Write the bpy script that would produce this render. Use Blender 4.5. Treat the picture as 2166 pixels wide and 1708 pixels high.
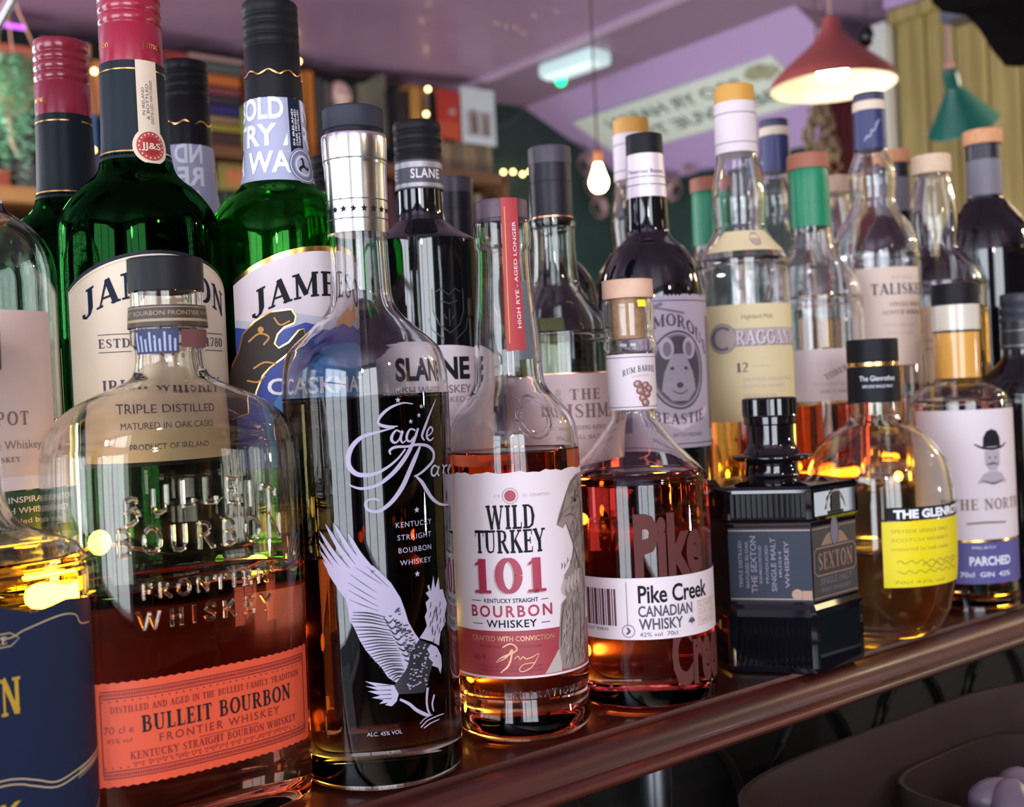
import bpy, bmesh, math, random
from mathutils import Vector, Matrix
random.seed(7)
C = bpy.context.scene.collection
sc = bpy.context.scene
PI = math.pi
for o in list(bpy.data.objects): bpy.data.objects.remove(o)

# ------------------------------------------------------------------ camera
CAM = Vector((0, -0.625, 0.184))
yaw, pit, rol = math.radians(38.06), math.radians(-0.43), math.radians(-2.70)
F = Vector((math.sin(yaw)*math.cos(pit), math.cos(yaw)*math.cos(pit), math.sin(pit)))
R0 = Vector((math.cos(yaw), -math.sin(yaw), 0)); U0 = R0.cross(F)
Rv = R0*math.cos(rol)+U0*math.sin(rol); Uv = U0*math.cos(rol)-R0*math.sin(rol)
cd = bpy.data.cameras.new('camera'); cam = bpy.data.objects.new('camera', cd); C.objects.link(cam)
M = Matrix.Identity(4)
for i in range(3):
    M[i][0] = Rv[i]; M[i][1] = Uv[i]; M[i][2] = -F[i]; M[i][3] = CAM[i]
cam.matrix_world = M
cd.sensor_width = 36; cd.lens = 2371/2166*36; cd.clip_start = 0.01; cd.clip_end = 60
cd.dof.use_dof = True; cd.dof.focus_distance = 0.56; cd.dof.aperture_fstop = 9.5
sc.camera = cam
# ------------------------------------------------------------------ world, lights, exposure
w = bpy.data.worlds.new('world'); sc.world = w; w.use_nodes = True
w.node_tree.nodes['Background'].inputs[0].default_value = (0.62, 0.74, 1, 1)
w.node_tree.nodes['Background'].inputs[1].default_value = 0.6
sc.view_settings.view_transform = 'Standard'; sc.view_settings.look = 'None'
sc.view_settings.gamma = 1; sc.view_settings.use_curve_mapping = False
sc.view_settings.exposure = -0.08
cy = sc.cycles
cy.use_denoising = True; cy.max_bounces = 22; cy.transmission_bounces = 20; cy.glossy_bounces = 8
cy.diffuse_bounces = 3; cy.transparent_max_bounces = 24; cy.volume_bounces = 0
cy.caustics_reflective = True; cy.caustics_refractive = True; cy.sample_clamp_indirect = 5; cy.blur_glossy = 0.6
def area(name, loc, rot, sx, sy, power, col):
    l = bpy.data.lights.new(name, 'AREA'); l.shape = 'RECTANGLE'; l.size = sx; l.size_y = sy; l.energy = power; l.color = col
    o = bpy.data.objects.new(name, l); o.location = loc; o.rotation_euler = rot; C.objects.link(o); return o
area('window_daylight', (-3.12, -1.32, 0.25), (0, -PI/2, 0), 1.9, 2.1, 125, (0.84, 0.91, 1.0))
area('window_daylight', (-1.35, -3.14, 0.35), (PI/2, 0, 0), 1.7, 1.6, 85, (0.88, 0.93, 1.0))
def point(name, loc, power, col, rad=0.02):
    l = bpy.data.lights.new(name, 'POINT'); l.energy = power; l.color = col; l.shadow_soft_size = rad
    o = bpy.data.objects.new(name, l); o.location = loc; C.objects.link(o); return o

# ------------------------------------------------------------------ materials
MATS = {}
def mat(name, col=(.5,.5,.5), rough=.5, metal=0, spec=.5, noise=None, bump=0, scale=40, emit=None, es=0, coat=0):
    if name in MATS: return MATS[name]
    m = bpy.data.materials.new(name); m.use_nodes = True; nt = m.node_tree; b = nt.nodes['Principled BSDF']
    b.inputs['Base Color'].default_value = (*col, 1); b.inputs['Roughness'].default_value = rough
    b.inputs['Metallic'].default_value = metal; b.inputs['Specular IOR Level'].default_value = spec
    b.inputs['Coat Weight'].default_value = coat
    if emit: b.inputs['Emission Color'].default_value = (*emit, 1); b.inputs['Emission Strength'].default_value = es
    if noise or bump:
        tc = nt.nodes.new('ShaderNodeTexCoord'); n = nt.nodes.new('ShaderNodeTexNoise'); n.inputs['Scale'].default_value = scale
        n.inputs['Detail'].default_value = 5
        nt.links.new(tc.outputs['Object'], n.inputs['Vector'])
        if noise:
            r = nt.nodes.new('ShaderNodeValToRGB'); r.color_ramp.elements[0].position = .35; r.color_ramp.elements[1].position = .68
            r.color_ramp.elements[0].color = (*col, 1); r.color_ramp.elements[1].color = (*noise, 1)
            nt.links.new(n.outputs['Fac'], r.inputs['Fac']); nt.links.new(r.outputs['Color'], b.inputs['Base Color'])
        if bump:
            bp = nt.nodes.new('ShaderNodeBump'); bp.inputs['Strength'].default_value = bump; bp.inputs['Distance'].default_value = .002
            nt.links.new(n.outputs['Fac'], bp.inputs['Height']); nt.links.new(bp.outputs['Normal'], b.inputs['Normal'])
    MATS[name] = m; return m
def glass(name, col=(1,1,1), ior=1.48, rough=0.0):
    if name in MATS: return MATS[name]
    m = bpy.data.materials.new(name); m.use_nodes = True; nt = m.node_tree; nt.nodes.clear()
    g = nt.nodes.new('ShaderNodeBsdfGlass'); g.inputs['Color'].default_value = (*col, 1); g.inputs['IOR'].default_value = ior
    g.inputs['Roughness'].default_value = rough
    o = nt.nodes.new('ShaderNodeOutputMaterial'); nt.links.new(g.outputs[0], o.inputs['Surface'])
    MATS[name] = m; return m
def spirit(name, col, dens):
    m = bpy.data.materials.new(name); m.use_nodes = True; nt = m.node_tree; nt.nodes.clear()
    g = nt.nodes.new('ShaderNodeVolumeAbsorption'); g.inputs['Color'].default_value = (*col, 1); g.inputs['Density'].default_value = dens
    o = nt.nodes.new('ShaderNodeOutputMaterial'); nt.links.new(g.outputs[0], o.inputs['Volume'])
    MATS[name] = m; return m
def wood(name, c1, c2, rough=.35, coat=.4, axis='X', sc_=6):
    if name in MATS: return MATS[name]
    m = bpy.data.materials.new(name); m.use_nodes = True; nt = m.node_tree; b = nt.nodes['Principled BSDF']
    tc = nt.nodes.new('ShaderNodeTexCoord'); mp = nt.nodes.new('ShaderNodeMapping')
    s = [sc_*8]*3; s['XYZ'.index(axis)] = sc_*.5; mp.inputs['Scale'].default_value = s
    n = nt.nodes.new('ShaderNodeTexNoise'); n.inputs['Scale'].default_value = 1.5; n.inputs['Detail'].default_value = 8; n.inputs['Distortion'].default_value = .6
    r = nt.nodes.new('ShaderNodeValToRGB'); r.color_ramp.elements[0].position = .3; r.color_ramp.elements[1].position = .7
    r.color_ramp.elements[0].color = (*c1, 1); r.color_ramp.elements[1].color = (*c2, 1)
    nt.links.new(tc.outputs['Object'], mp.inputs[0]); nt.links.new(mp.outputs[0], n.inputs['Vector']); nt.links.new(n.outputs['Fac'], r.inputs['Fac'])
    nt.links.new(r.outputs['Color'], b.inputs['Base Color']); b.inputs['Roughness'].default_value = rough; b.inputs['Coat Weight'].default_value = coat
    b.inputs['Coat Roughness'].default_value = .12
    bp = nt.nodes.new('ShaderNodeBump'); bp.inputs['Strength'].default_value = .15; bp.inputs['Distance'].default_value = .001
    nt.links.new(n.outputs['Fac'], bp.inputs['Height']); nt.links.new(bp.outputs['Normal'], b.inputs['Normal'])
    MATS[name] = m; return m
CLEAR = glass('clear_glass', (1, 1, 1)); AMBERG = glass('faint_amber_glass', (.98, .97, .93))
GREENG = glass('green_glass', (.16, .70, .15)); GREENG2 = glass('dark_green_glass', (.05, .30, .07)); DARKG = mat('black_glass', (.004, .004, .006), .03, spec=.7)
GREYG = glass('smoky_glass', (.93, .95, .93))
BLK = mat('black_plastic', (.008, .008, .011), .5, spec=.18); BLKM = mat('black_ribbed_plastic', (.028, .030, .046), .55, spec=.25)
INK = mat('black_ink', (.012, .012, .016), .6, spec=.15); INK2 = mat('grey_ink', (.09, .085, .11), .6, spec=.15)
CREAM = mat('cream_paper', (.72, .60, .46), .6); WHITEP = mat('white_paper', (.72, .63, .67), .55)
GOLD = mat('gold_foil', (.85, .50, .16), .25, 1); SILVER = mat('silver_foil', (.82, .80, .80), .2, 1)
REDP = mat('red_ink', (.36, .025, .045), .5)

# ------------------------------------------------------------------ object helpers
def link(name, me, parent=None, m=None, mats=None):
    o = bpy.data.objects.new(name, me); C.objects.link(o)
    if parent: o.parent = parent
    if m: me.materials.append(m)
    if mats:
        for x in mats: me.materials.append(x)
    return o
def mk(name, bm, m=None, parent=None, smooth=True, mats=None, recalc=True, ang=32):
    if recalc: bmesh.ops.recalc_face_normals(bm, faces=bm.faces)
    me = bpy.data.meshes.new(name); bm.to_mesh(me); bm.free()
    if smooth:
        for p in me.polygons: p.use_smooth = True
        me.set_sharp_from_angle(angle=math.radians(ang))
    return link(name, me, parent, m, mats)
def empty(name, label, cat, loc=(0,0,0), rz=0, group=None):
    o = bpy.data.objects.new(name, None); C.objects.link(o); o.location = loc; o.rotation_euler = (0, 0, rz); o.empty_display_size = .02
    o['label'] = label; o['category'] = cat
    if group: o['group'] = group
    return o
def tag(o, label, cat, group=None):
    o['label'] = label; o['category'] = cat
    if group: o['group'] = group
    return o
def struct(o, label=None):
    o['kind'] = 'structure'
    if label: o['label'] = label
    return o
def box(bm, x0, x1, y0, y1, z0, z1, bev=0):
    r = bmesh.ops.create_cube(bm, size=1)
    for v in r['verts']:
        v.co = Vector(((x0+x1)/2+v.co.x*(x1-x0), (y0+y1)/2+v.co.y*(y1-y0), (z0+z1)/2+v.co.z*(z1-z0)))
    if bev:
        es = list({e for v in r['verts'] for e in v.link_edges})
        bmesh.ops.bevel(bm, geom=es, offset=bev, segments=2, profile=.6, affect='EDGES')
    return r['verts']
def boxo(name, x0, x1, y0, y1, z0, z1, m, parent=None, bev=0):
    bm = bmesh.new(); box(bm, x0, x1, y0, y1, z0, z1, bev); return mk(name, bm, m, parent, smooth=bev > 0)
def tube(bm, pts, r, n=8, closed=False):
    pts = [Vector(p) for p in pts]; rs = r if isinstance(r, (list, tuple)) else [r]*len(pts); rings = []
    for i, p in enumerate(pts):
        t = (pts[min(i+1, len(pts)-1)]-pts[max(i-1, 0)]).normalized()
        a = Vector((0, 0, 1)) if abs(t.z) < .9 else Vector((1, 0, 0)); u = t.cross(a).normalized(); v = t.cross(u)
        rings.append([bm.verts.new(p+(u*math.cos(2*PI*k/n)+v*math.sin(2*PI*k/n))*rs[i]) for k in range(n)])
    for a, b in zip(rings, rings[1:]):
        for k in range(n): bm.faces.new((a[k], a[(k+1) % n], b[(k+1) % n], b[k]))
    bm.faces.new(rings[0][::-1]); bm.faces.new(rings[-1])
def smoothprof(P, n=5):
    """Catmull-Rom through P; a point whose last item is 's' keeps a corner"""
    out = []; sharp = [len(p) > 2 and p[-1] == 's' for p in P]
    Q = [tuple(float(c) for c in p if not isinstance(c, str)) for p in P]
    L = max(len(q) for q in Q); dflt = (0, 0, 1., 2.)
    Q = [q+dflt[len(q):L] for q in Q]
    for i in range(len(Q)-1):
        p1, p2 = Q[i], Q[i+1]
        p0 = Q[i-1] if i > 0 and not sharp[i] else tuple(2*a-b for a, b in zip(p1, p2))
        p3 = Q[i+2] if i+2 < len(Q) and not sharp[i+1] else tuple(2*b-a for a, b in zip(p1, p2))
        k = 1 if (sharp[i] and sharp[i+1]) else n
        for j in range(k):
            t = j/k
            out.append(tuple(.5*((2*b)+(-a+c)*t+(2*a-5*b+4*c-d)*t*t+(-a+3*b-3*c+d)*t**3) for a, b, c, d in zip(p0, p1, p2, p3)))
    out.append(Q[-1]); return out
def sect(th, q=1., n=2.):
    c, s = math.cos(th), math.sin(th)
    if n == 2: return c, s*q
    e = 2/n
    return math.copysign(abs(c)**e, c), math.copysign(abs(s)**e, s)*q
def lathe(prof, seg=64, ribs=None):
    """prof: (z mm, r mm[, depth ratio, squareness]); r==0 caps with one vertex"""
    bm = bmesh.new(); rings = []
    for i, p in enumerate(prof):
        z, r = p[0]/1000, p[1]/1000; q = p[2] if len(p) > 2 else 1; n = p[3] if len(p) > 3 else 2
        if r < 1e-6: rings.append([bm.verts.new((0, 0, z))]); continue
        ring = []
        for k in range(seg):
            th = 2*PI*k/seg; rr = r
            if ribs and ribs[0] <= i <= ribs[1] and k % 2: rr = r-ribs[2]/1000
            cx, cy_ = sect(th, q, n); ring.append(bm.verts.new((cx*rr, cy_*rr, z)))
        rings.append(ring)
    for a, b in zip(rings, rings[1:]):
        if len(a) == 1 and len(b) == 1: continue
        for k in range(seg):
            k2 = (k+1) % seg
            if len(a) == 1: bm.faces.new((a[0], b[k], b[k2]))
            elif len(b) == 1: bm.faces.new((a[k], a[k2], b[0]))
            else: bm.faces.new((a[k], a[k2], b[k2], b[k]))
    if len(rings[0]) > 1: bm.faces.new(rings[0][::-1])
    if len(rings[-1]) > 1: bm.faces.new(rings[-1])
    return bm

# ------------------------------------------------------------------ flat print: text, ribbons, polygons wrapped on a surface
_fc = {}
def text2d(s, h=5., w=None, bold=0., sp=1.):
    key = (s, bold, sp)
    if key not in _fc:
        cu = bpy.data.curves.new('t', 'FONT'); cu.body = s; cu.size = 1; cu.offset = bold; cu.space_character = sp; cu.resolution_u = 3
        o = bpy.data.objects.new('t', cu); C.objects.link(o)
        dg = bpy.context.evaluated_depsgraph_get(); me = bpy.data.meshes.new_from_object(o.evaluated_get(dg))
        V = [(v.co.x, v.co.y) for v in me.vertices]; Fs = [tuple(p.vertices) for p in me.polygons]
        bpy.data.objects.remove(o); bpy.data.curves.remove(cu); bpy.data.meshes.remove(me); _fc[key] = (V, Fs)
    V, Fs = _fc[key]
    x0 = min(v[0] for v in V); x1 = max(v[0] for v in V)
    ky = h/.69; kx = (w/(x1-x0)) if w else ky
    return [((x-(x0+x1)/2)*kx, y*ky) for x, y in V], Fs
def ribbon2d(pts, closed=False):
    """pts (x,y,width)"""
    n = len(pts); V = []; Fs = []
    for i, p in enumerate(pts):
        a = pts[(i-1) % n] if (closed or i > 0) else p; b = pts[(i+1) % n] if (closed or i < n-1) else p
        dx, dy = b[0]-a[0], b[1]-a[1]; L = math.hypot(dx, dy) or 1; nx, ny = -dy/L, dx/L; hw = p[2]/2
        V += [(p[0]+nx*hw, p[1]+ny*hw), (p[0]-nx*hw, p[1]-ny*hw)]
    for i in range(n if closed else n-1):
        j = (i+1) % n; Fs.append((2*i, 2*i+1, 2*j+1, 2*j))
    return V, Fs
def crib(pts, k=5):
    q = smoothprof([tuple(p) for p in pts], k); return ribbon2d(q)
def arcl(cx, cy_, rx, ry, a0, a1, wv, wh, n=14):
    o = []
    for i in range(n+1):
        a = math.radians(a0+(a1-a0)*i/n); o.append((cx+rx*math.cos(a), cy_+ry*math.sin(a), wh+(wv-wh)*abs(math.cos(a))))
    return o
# slab-serif capitals: strokes (points), 's' serif ends
def glyphs():
    T, t = .20, .085
    def V(x, y0=0, y1=1, w=T): return [(x, y0, w), (x, y1, w)]
    def Hh(y, x0, x1, w=t): return [(x0, y, w), (x1, y, w)]
    def S(x, y, w=.34): return [(x-w/2, y+(t/2 if y < .5 else -t/2), t), (x+w/2, y+(t/2 if y < .5 else -t/2), t)]
    G = {}
    G['I'] = (.42, [V(.21), S(.21, 0), S(.21, 1)])
    G['L'] = (.66, [V(.2), S(.2, 0), S(.2, 1), Hh(.045, .2, .62), [(.59, .0, .06), (.61, .28, .05)]])
    G['E'] = (.70, [V(.2), S(.2, 0), S(.2, 1), Hh(.045, .2, .64), Hh(.955, .2, .62), Hh(.52, .2, .5), [(.61, 0, .06), (.63, .26, .05)], [(.59, 1, .06), (.6, .76, .05)], [(.5, .38, .06), (.5, .66, .06)]])
    G['F'] = (.66, [V(.2), S(.2, 0), S(.2, 1), Hh(.955, .2, .62), Hh(.5, .2, .5), [(.59, 1, .06), (.6, .74, .05)], [(.5, .36, .06), (.5, .64, .06)]])
    G['H'] = (.84, [V(.2), V(.64), S(.2, 0), S(.2, 1), S(.64, 0), S(.64, 1), Hh(.52, .2, .64)])
    G['T'] = (.76, [V(.38), S(.38, 0), Hh(.955, .05, .71), [(.08, 1, .06), (.06, .72, .05)], [(.68, 1, .06), (.7, .72, .05)]])
    G['A'] = (.84, [[(.1, 0, .07), (.40, 1, .1)], [(.40, 1, .2), (.70, 0, .22)], S(.1, 0, .26), S(.70, 0, .34), Hh(.32, .2, .6)])
    G['M'] = (1.04, [V(.16, 0, 1, .09), V(.84), [(.16, 1, .18), (.5, .12, .2)], [(.5, .12, .07), (.84, 1, .07)], S(.16, 0, .28), S(.84, 0), S(.12, 1, .24), S(.88, 1, .26)])
    G['N'] = (.88, [V(.16, 0, 1, .09), V(.72, 0, 1, .09), [(.14, 1, .2), (.72, .05, .2)], S(.16, 0, .28), S(.72, 1, .28), S(.10, 1, .18)])
    G['K'] = (.86, [V(.2), S(.2, 0), S(.2, 1), [(.24, .42, .07), (.68, .96, .08)], [(.36, .56, .18), (.72, .04, .2)], S(.7, 0, .3), S(.66, 1, .28)])
    G['W'] = (1.2, [[(.12, 1, .2), (.36, 0, .2)], [(.36, 0, .08), (.60, .95, .08)], [(.58, 1, .2), (.82, 0, .2)], [(.82, 0, .08), (1.06, 1, .08)], S(.12, 1, .3), S(.58, 1, .26), S(1.06, 1, .24)])
    G['V'] = (.84, [[(.12, 1, .2), (.42, 0, .2)], [(.42, 0, .08), (.72, 1, .08)], S(.12, 1, .3), S(.72, 1, .26)])
    G['Y'] = (.82, [[(.12, 1, .2), (.41, .45, .2)], [(.41, .45, .08), (.70, 1, .08)], V(.41, 0, .5), S(.41, 0), S(.12, 1, .3), S(.70, 1, .26)])
    G['O'] = (.88, [arcl(.44, .5, .32, .465, 0, 360, T, t, 24)])
    G['Q'] = G['O']
    G['0'] = (.86, [arcl(.43, .5, .29, .45, 0, 360, .26, .1, 24)])
    G['1'] = (.62, [V(.32, 0, .97, .26), S(.32, 0, .56), [(.34, .93, .12), (.08, .8, .07)]])
    G['7'] = (.66, [[(.08, .955, .1), (.58, .955, .1)], [(.56, .95, .1), (.24, 0, .2)], [(.1, 1, .06), (.08, .74, .06)]])
    G['8'] = (.7, [arcl(.35, .74, .2, .22, 0, 360, .14, t, 16), arcl(.35, .27, .25, .24, 0, 360, .16, t, 16)])
    G['2'] = (.7, [arcl(.34, .72, .22, .24, 160, -40, .16, t, 14)+[(.1, .06, .08)], Hh(.05, .08, .62, .1)])
    G['C'] = (.82, [arcl(.46, .5, .33, .465, 48, 318, T, t, 20), [(.68, 1, .06), (.69, .68, .06)]])
    G['G'] = (.9, [arcl(.46, .5, .33, .465, 50, 350, T, t, 20), [(.68, 1, .06), (.69, .7, .06)], V(.75, .06, .42, .16), S(.75, .5, .3)])
    G['S'] = (.68, [[(.56, .74, .06), (.54, .88, .07), (.36, .955, .085), (.16, .87, .12), (.14, .70, .18), (.34, .52, .2), (.54, .34, .18), (.53, .14, .12), (.34, .045, .085), (.14, .12, .07), (.1, .3, .06)]])
    G['J'] = (.58, [[(.36, 1, T), (.36, .2, T), (.30, .02, .14), (.16, -.06, .1), (.04, .04, .12), (.05, .14, .16)], S(.36, 1)])
    G['U'] = (.84, [[(.18, 1, T), (.18, .3, T), (.25, .09, .12), (.42, .045, t), (.60, .1, .08), (.66, .3, .08), (.66, 1, .08)], S(.18, 1), S(.66, 1, .28)])
    G['D'] = (.86, [V(.2), S(.16, 0, .26), S(.16, 1, .26), [(.2, .955, t), (.42, .955, t), (.62, .84, .14), (.70, .5, T), (.62, .16, .14), (.42, .045, t), (.2, .045, t)]])
    G['P'] = (.74, [V(.2), S(.2, 0), S(.16, 1, .26), [(.2, .955, t), (.42, .955, t), (.57, .88, .14), (.60, .72, .18), (.56, .54, .14), (.4, .46, t), (.2, .46, t)]])
    G['R'] = (.86, [V(.2), S(.2, 0), S(.16, 1, .26), [(.2, .955, t), (.42, .955, t), (.57, .88, .14), (.60, .74, .18), (.56, .57, .14), (.4, .5, t), (.2, .5, t)], [(.42, .5, .16), (.58, .2, .18), (.72, .04, .16), (.82, .05, .06)]])
    G['B'] = (.78, [V(.2), S(.16, 0, .26), S(.16, 1, .26), [(.2, .955, t), (.42, .955, t), (.55, .88, .14), (.57, .75, .16), (.53, .6, .14), (.4, .53, t), (.2, .53, t)], [(.4, .53, t), (.58, .46, .14), (.63, .28, .2), (.56, .1, .14), (.42, .045, t), (.2, .045, t)]])
    G['X'] = (.86, [[(.14, 1, .2), (.70, 0, .2)], [(.16, 0, .08), (.68, 1, .08)], S(.14, 1, .3), S(.68, 1, .26), S(.16, 0, .26), S(.70, 0, .3)])
    G[' '] = (.4, []); G['.'] = (.26, [[(.1, .02, .14), (.1, .14, .14)]]); G["'"] = (.2, [])
    return G
GL_ = glyphs()
def serif2d(s, h=8., w=None, sp=.06):
    V = []; Fs = []; x = 0
    for ch in s:
        a, st = GL_.get(ch, GL_[' '])
        for k in st:
            vv, ff = ribbon2d([(p[0]+x, p[1], p[2]) for p in k]); b = len(V); V += vv; Fs += [tuple(i+b for i in f) for f in ff]
        x += a+sp
    x -= sp; kx = (w/x) if w else h
    return [((p[0]-x/2)*kx, p[1]*h) for p in V], Fs
def poly2d(P): return [tuple(p[:2]) for p in P], [tuple(range(len(P)))]
def rect2d(x0, x1, y0, y1): return poly2d([(x0, y0), (x1, y0), (x1, y1), (x0, y1)])
def circ2d(cx, cy_, r, r2=None, n=24): return poly2d([(cx+r*math.cos(2*PI*i/n), cy_+(r2 or r)*math.sin(2*PI*i/n)) for i in range(n)])
def ring2d(cx, cy_, r, w, r2=None, n=32): return ribbon2d([(cx+r*math.cos(2*PI*i/n), cy_+(r2 or r)*math.sin(2*PI*i/n), w) for i in range(n)], True)
def star2d(cx, cy_, r):
    P = []
    for i in range(10):
        a = PI/2+i*PI/5; q = r if i % 2 == 0 else r*.42; P.append((cx+q*math.cos(a), cy_+q*math.sin(a)))
    return poly2d(P)
def mv(g, dx=0, dy=0, rot=0, sx=1, sy=1):
    V, Fs = g; c, s = math.cos(math.radians(rot)), math.sin(math.radians(rot))
    return [((x*sx)*c-(y*sy)*s+dx, (x*sx)*s+(y*sy)*c+dy) for x, y in V], Fs
def bend(g, R):   # arch upward in the middle, radius R mm
    return [(x, y-x*x/(2*R)) for x, y in g[0]], g[1]
class Surf:
    def __init__(s, prof, zref=None, off=0):
        P = sorted([(p[0], p[1], p[2] if len(p) > 2 else 1, p[3] if len(p) > 3 else 2) for p in prof if p[1] > 0]); s.P = P
        zr = zref if zref is not None else max(P, key=lambda p: p[1])[0]
        _, r, q, n = s.at(zr); s.r0 = r; tab = [(0, 0)]; N = 720; L = 0
        pr = None
        for i in range(N+1):
            d = -PI+2*PI*i/N; c, si = sect(-PI/2+d, q, n); pt = (c*r, si*r)
            if pr: L += math.hypot(pt[0]-pr[0], pt[1]-pr[1])
            pr = pt; tab.append((L, d))
        tab = tab[1:]; mid = tab[N//2][0]; s.tab = [(a-mid, d) for a, d in tab]
    def at(s, z):
        P = s.P
        if z <= P[0][0]: return P[0]
        for a, b in zip(P, P[1:]):
            if a[0] <= z <= b[0]:
                t = (z-a[0])/((b[0]-a[0]) or 1); return tuple(u+(v-u)*t for u, v in zip(a, b))
        return P[-1]
    def pos(s, x, z, lift):
        T = s.tab; i = int((x-T[0][0])/(T[-1][0]-T[0][0])*(len(T)-1)); i = max(0, min(len(T)-2, i))
        while i > 0 and T[i][0] > x: i -= 1
        while i < len(T)-2 and T[i+1][0] < x: i += 1
        a, b = T[i], T[i+1]; d = a[1]+(b[1]-a[1])*(x-a[0])/((b[0]-a[0]) or 1)
        _, r, q, n = s.at(z); c, si = sect(-PI/2+d, q, n)
        nx, ny = sect(-PI/2+d, 1, 2); nn = Vector((nx*q, ny)).normalized()
        return ((c*r+nn.x*lift)/1000, (si*r+nn.y*lift)/1000, z/1000)
class Flat:      # print on a flat face: origin, x dir, z dir, normal (metres)
    def __init__(s, o, u, v, n): s.o, s.u, s.v, s.n = Vector(o), Vector(u), Vector(v), Vector(n)
    def pos(s, x, z, lift): return s.o+s.u*(x/1000)+s.v*(z/1000)+s.n*(lift/1000)
def wrap(name, surf, layers, parent, step=2.5, thick=.25):
    """layers: (geom2d, material, lift mm)"""
    out = bmesh.new(); mats = []
    for g, m, lift in layers:
        if m not in mats: mats.append(m)
        V, Fs = g; bm = bmesh.new(); vs = [bm.verts.new((x, y, 0)) for x, y in V]
        for f in Fs:
            try: bm.faces.new([vs[i] for i in f])
            except ValueError: pass
        big = [f for f in bm.faces if len(f.verts) > 4]
        if big: bmesh.ops.triangulate(bm, faces=big)
        if isinstance(surf, Surf):
            x0 = min(v.co.x for v in bm.verts); x1 = max(v.co.x for v in bm.verts); k = math.floor(x0/step)+1
            while k*step < x1:
                bmesh.ops.bisect_plane(bm, geom=bm.verts[:]+bm.edges[:]+bm.faces[:], dist=1e-5, plane_co=(k*step, 0, 0), plane_no=(1, 0, 0)); k += 1
            y0 = min(v.co.y for v in bm.verts); y1 = max(v.co.y for v in bm.verts); k = math.floor(y0/6)+1
            if y1-y0 > 8:
                while k*6 < y1:
                    bmesh.ops.bisect_plane(bm, geom=bm.verts[:]+bm.edges[:]+bm.faces[:], dist=1e-5, plane_co=(0, k*6, 0), plane_no=(0, 1, 0)); k += 1
        mp = {}
        for v in bm.verts: mp[v] = out.verts.new(surf.pos(v.co.x, v.co.y, lift))
        for f in bm.faces:
            vv = [mp[v] for v in f.verts]
            if f.normal.z < 0: vv.reverse()
            try: nf = out.faces.new(vv); nf.material_index = mats.index(m)
            except ValueError: pass
        bm.free()
    return mk(name, out, None, parent, mats=mats, recalc=False, ang=60)

def beads(name, surf, text, h, w, x0, z0, m, parent, r=.9, lift=.3, fn=None, sp=.22):
    """raised rounded strokes of glass along the letters' centre lines"""
    items = []; x = 0
    for ch in text:
        a, st = GL_.get(ch, GL_[' '])
        for k in st:
            if len(k) == 2 and abs(k[0][1]-k[1][1]) < 1e-6 and abs(k[0][2]-.085) < 1e-6 and (k[0][1] in (.0425, .9575) or k[0][1] == .5 and ch == 'G'): continue
            items.append([(p[0]+x, p[1]) for p in k])
        x += a+sp
    x -= sp; kx = w/x; bm = bmesh.new()
    for it in items:
        P = [((a-x/2)*kx, b*h) for a, b in it]; Q = []
        for a, b in zip(P, P[1:]):
            n = max(1, int(math.hypot(b[0]-a[0], b[1]-a[1])/2.5)); Q += [(a[0]+(b[0]-a[0])*i/n, a[1]+(b[1]-a[1])*i/n) for i in range(n)]
        Q.append(P[-1]); Q = [(fn(a, b) if fn else (a, b)) for a, b in Q]
        tube(bm, [surf.pos(a+x0, b+z0, lift) for a, b in Q], r/1000, 8)
    return mk(name, bm, m, parent)
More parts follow.
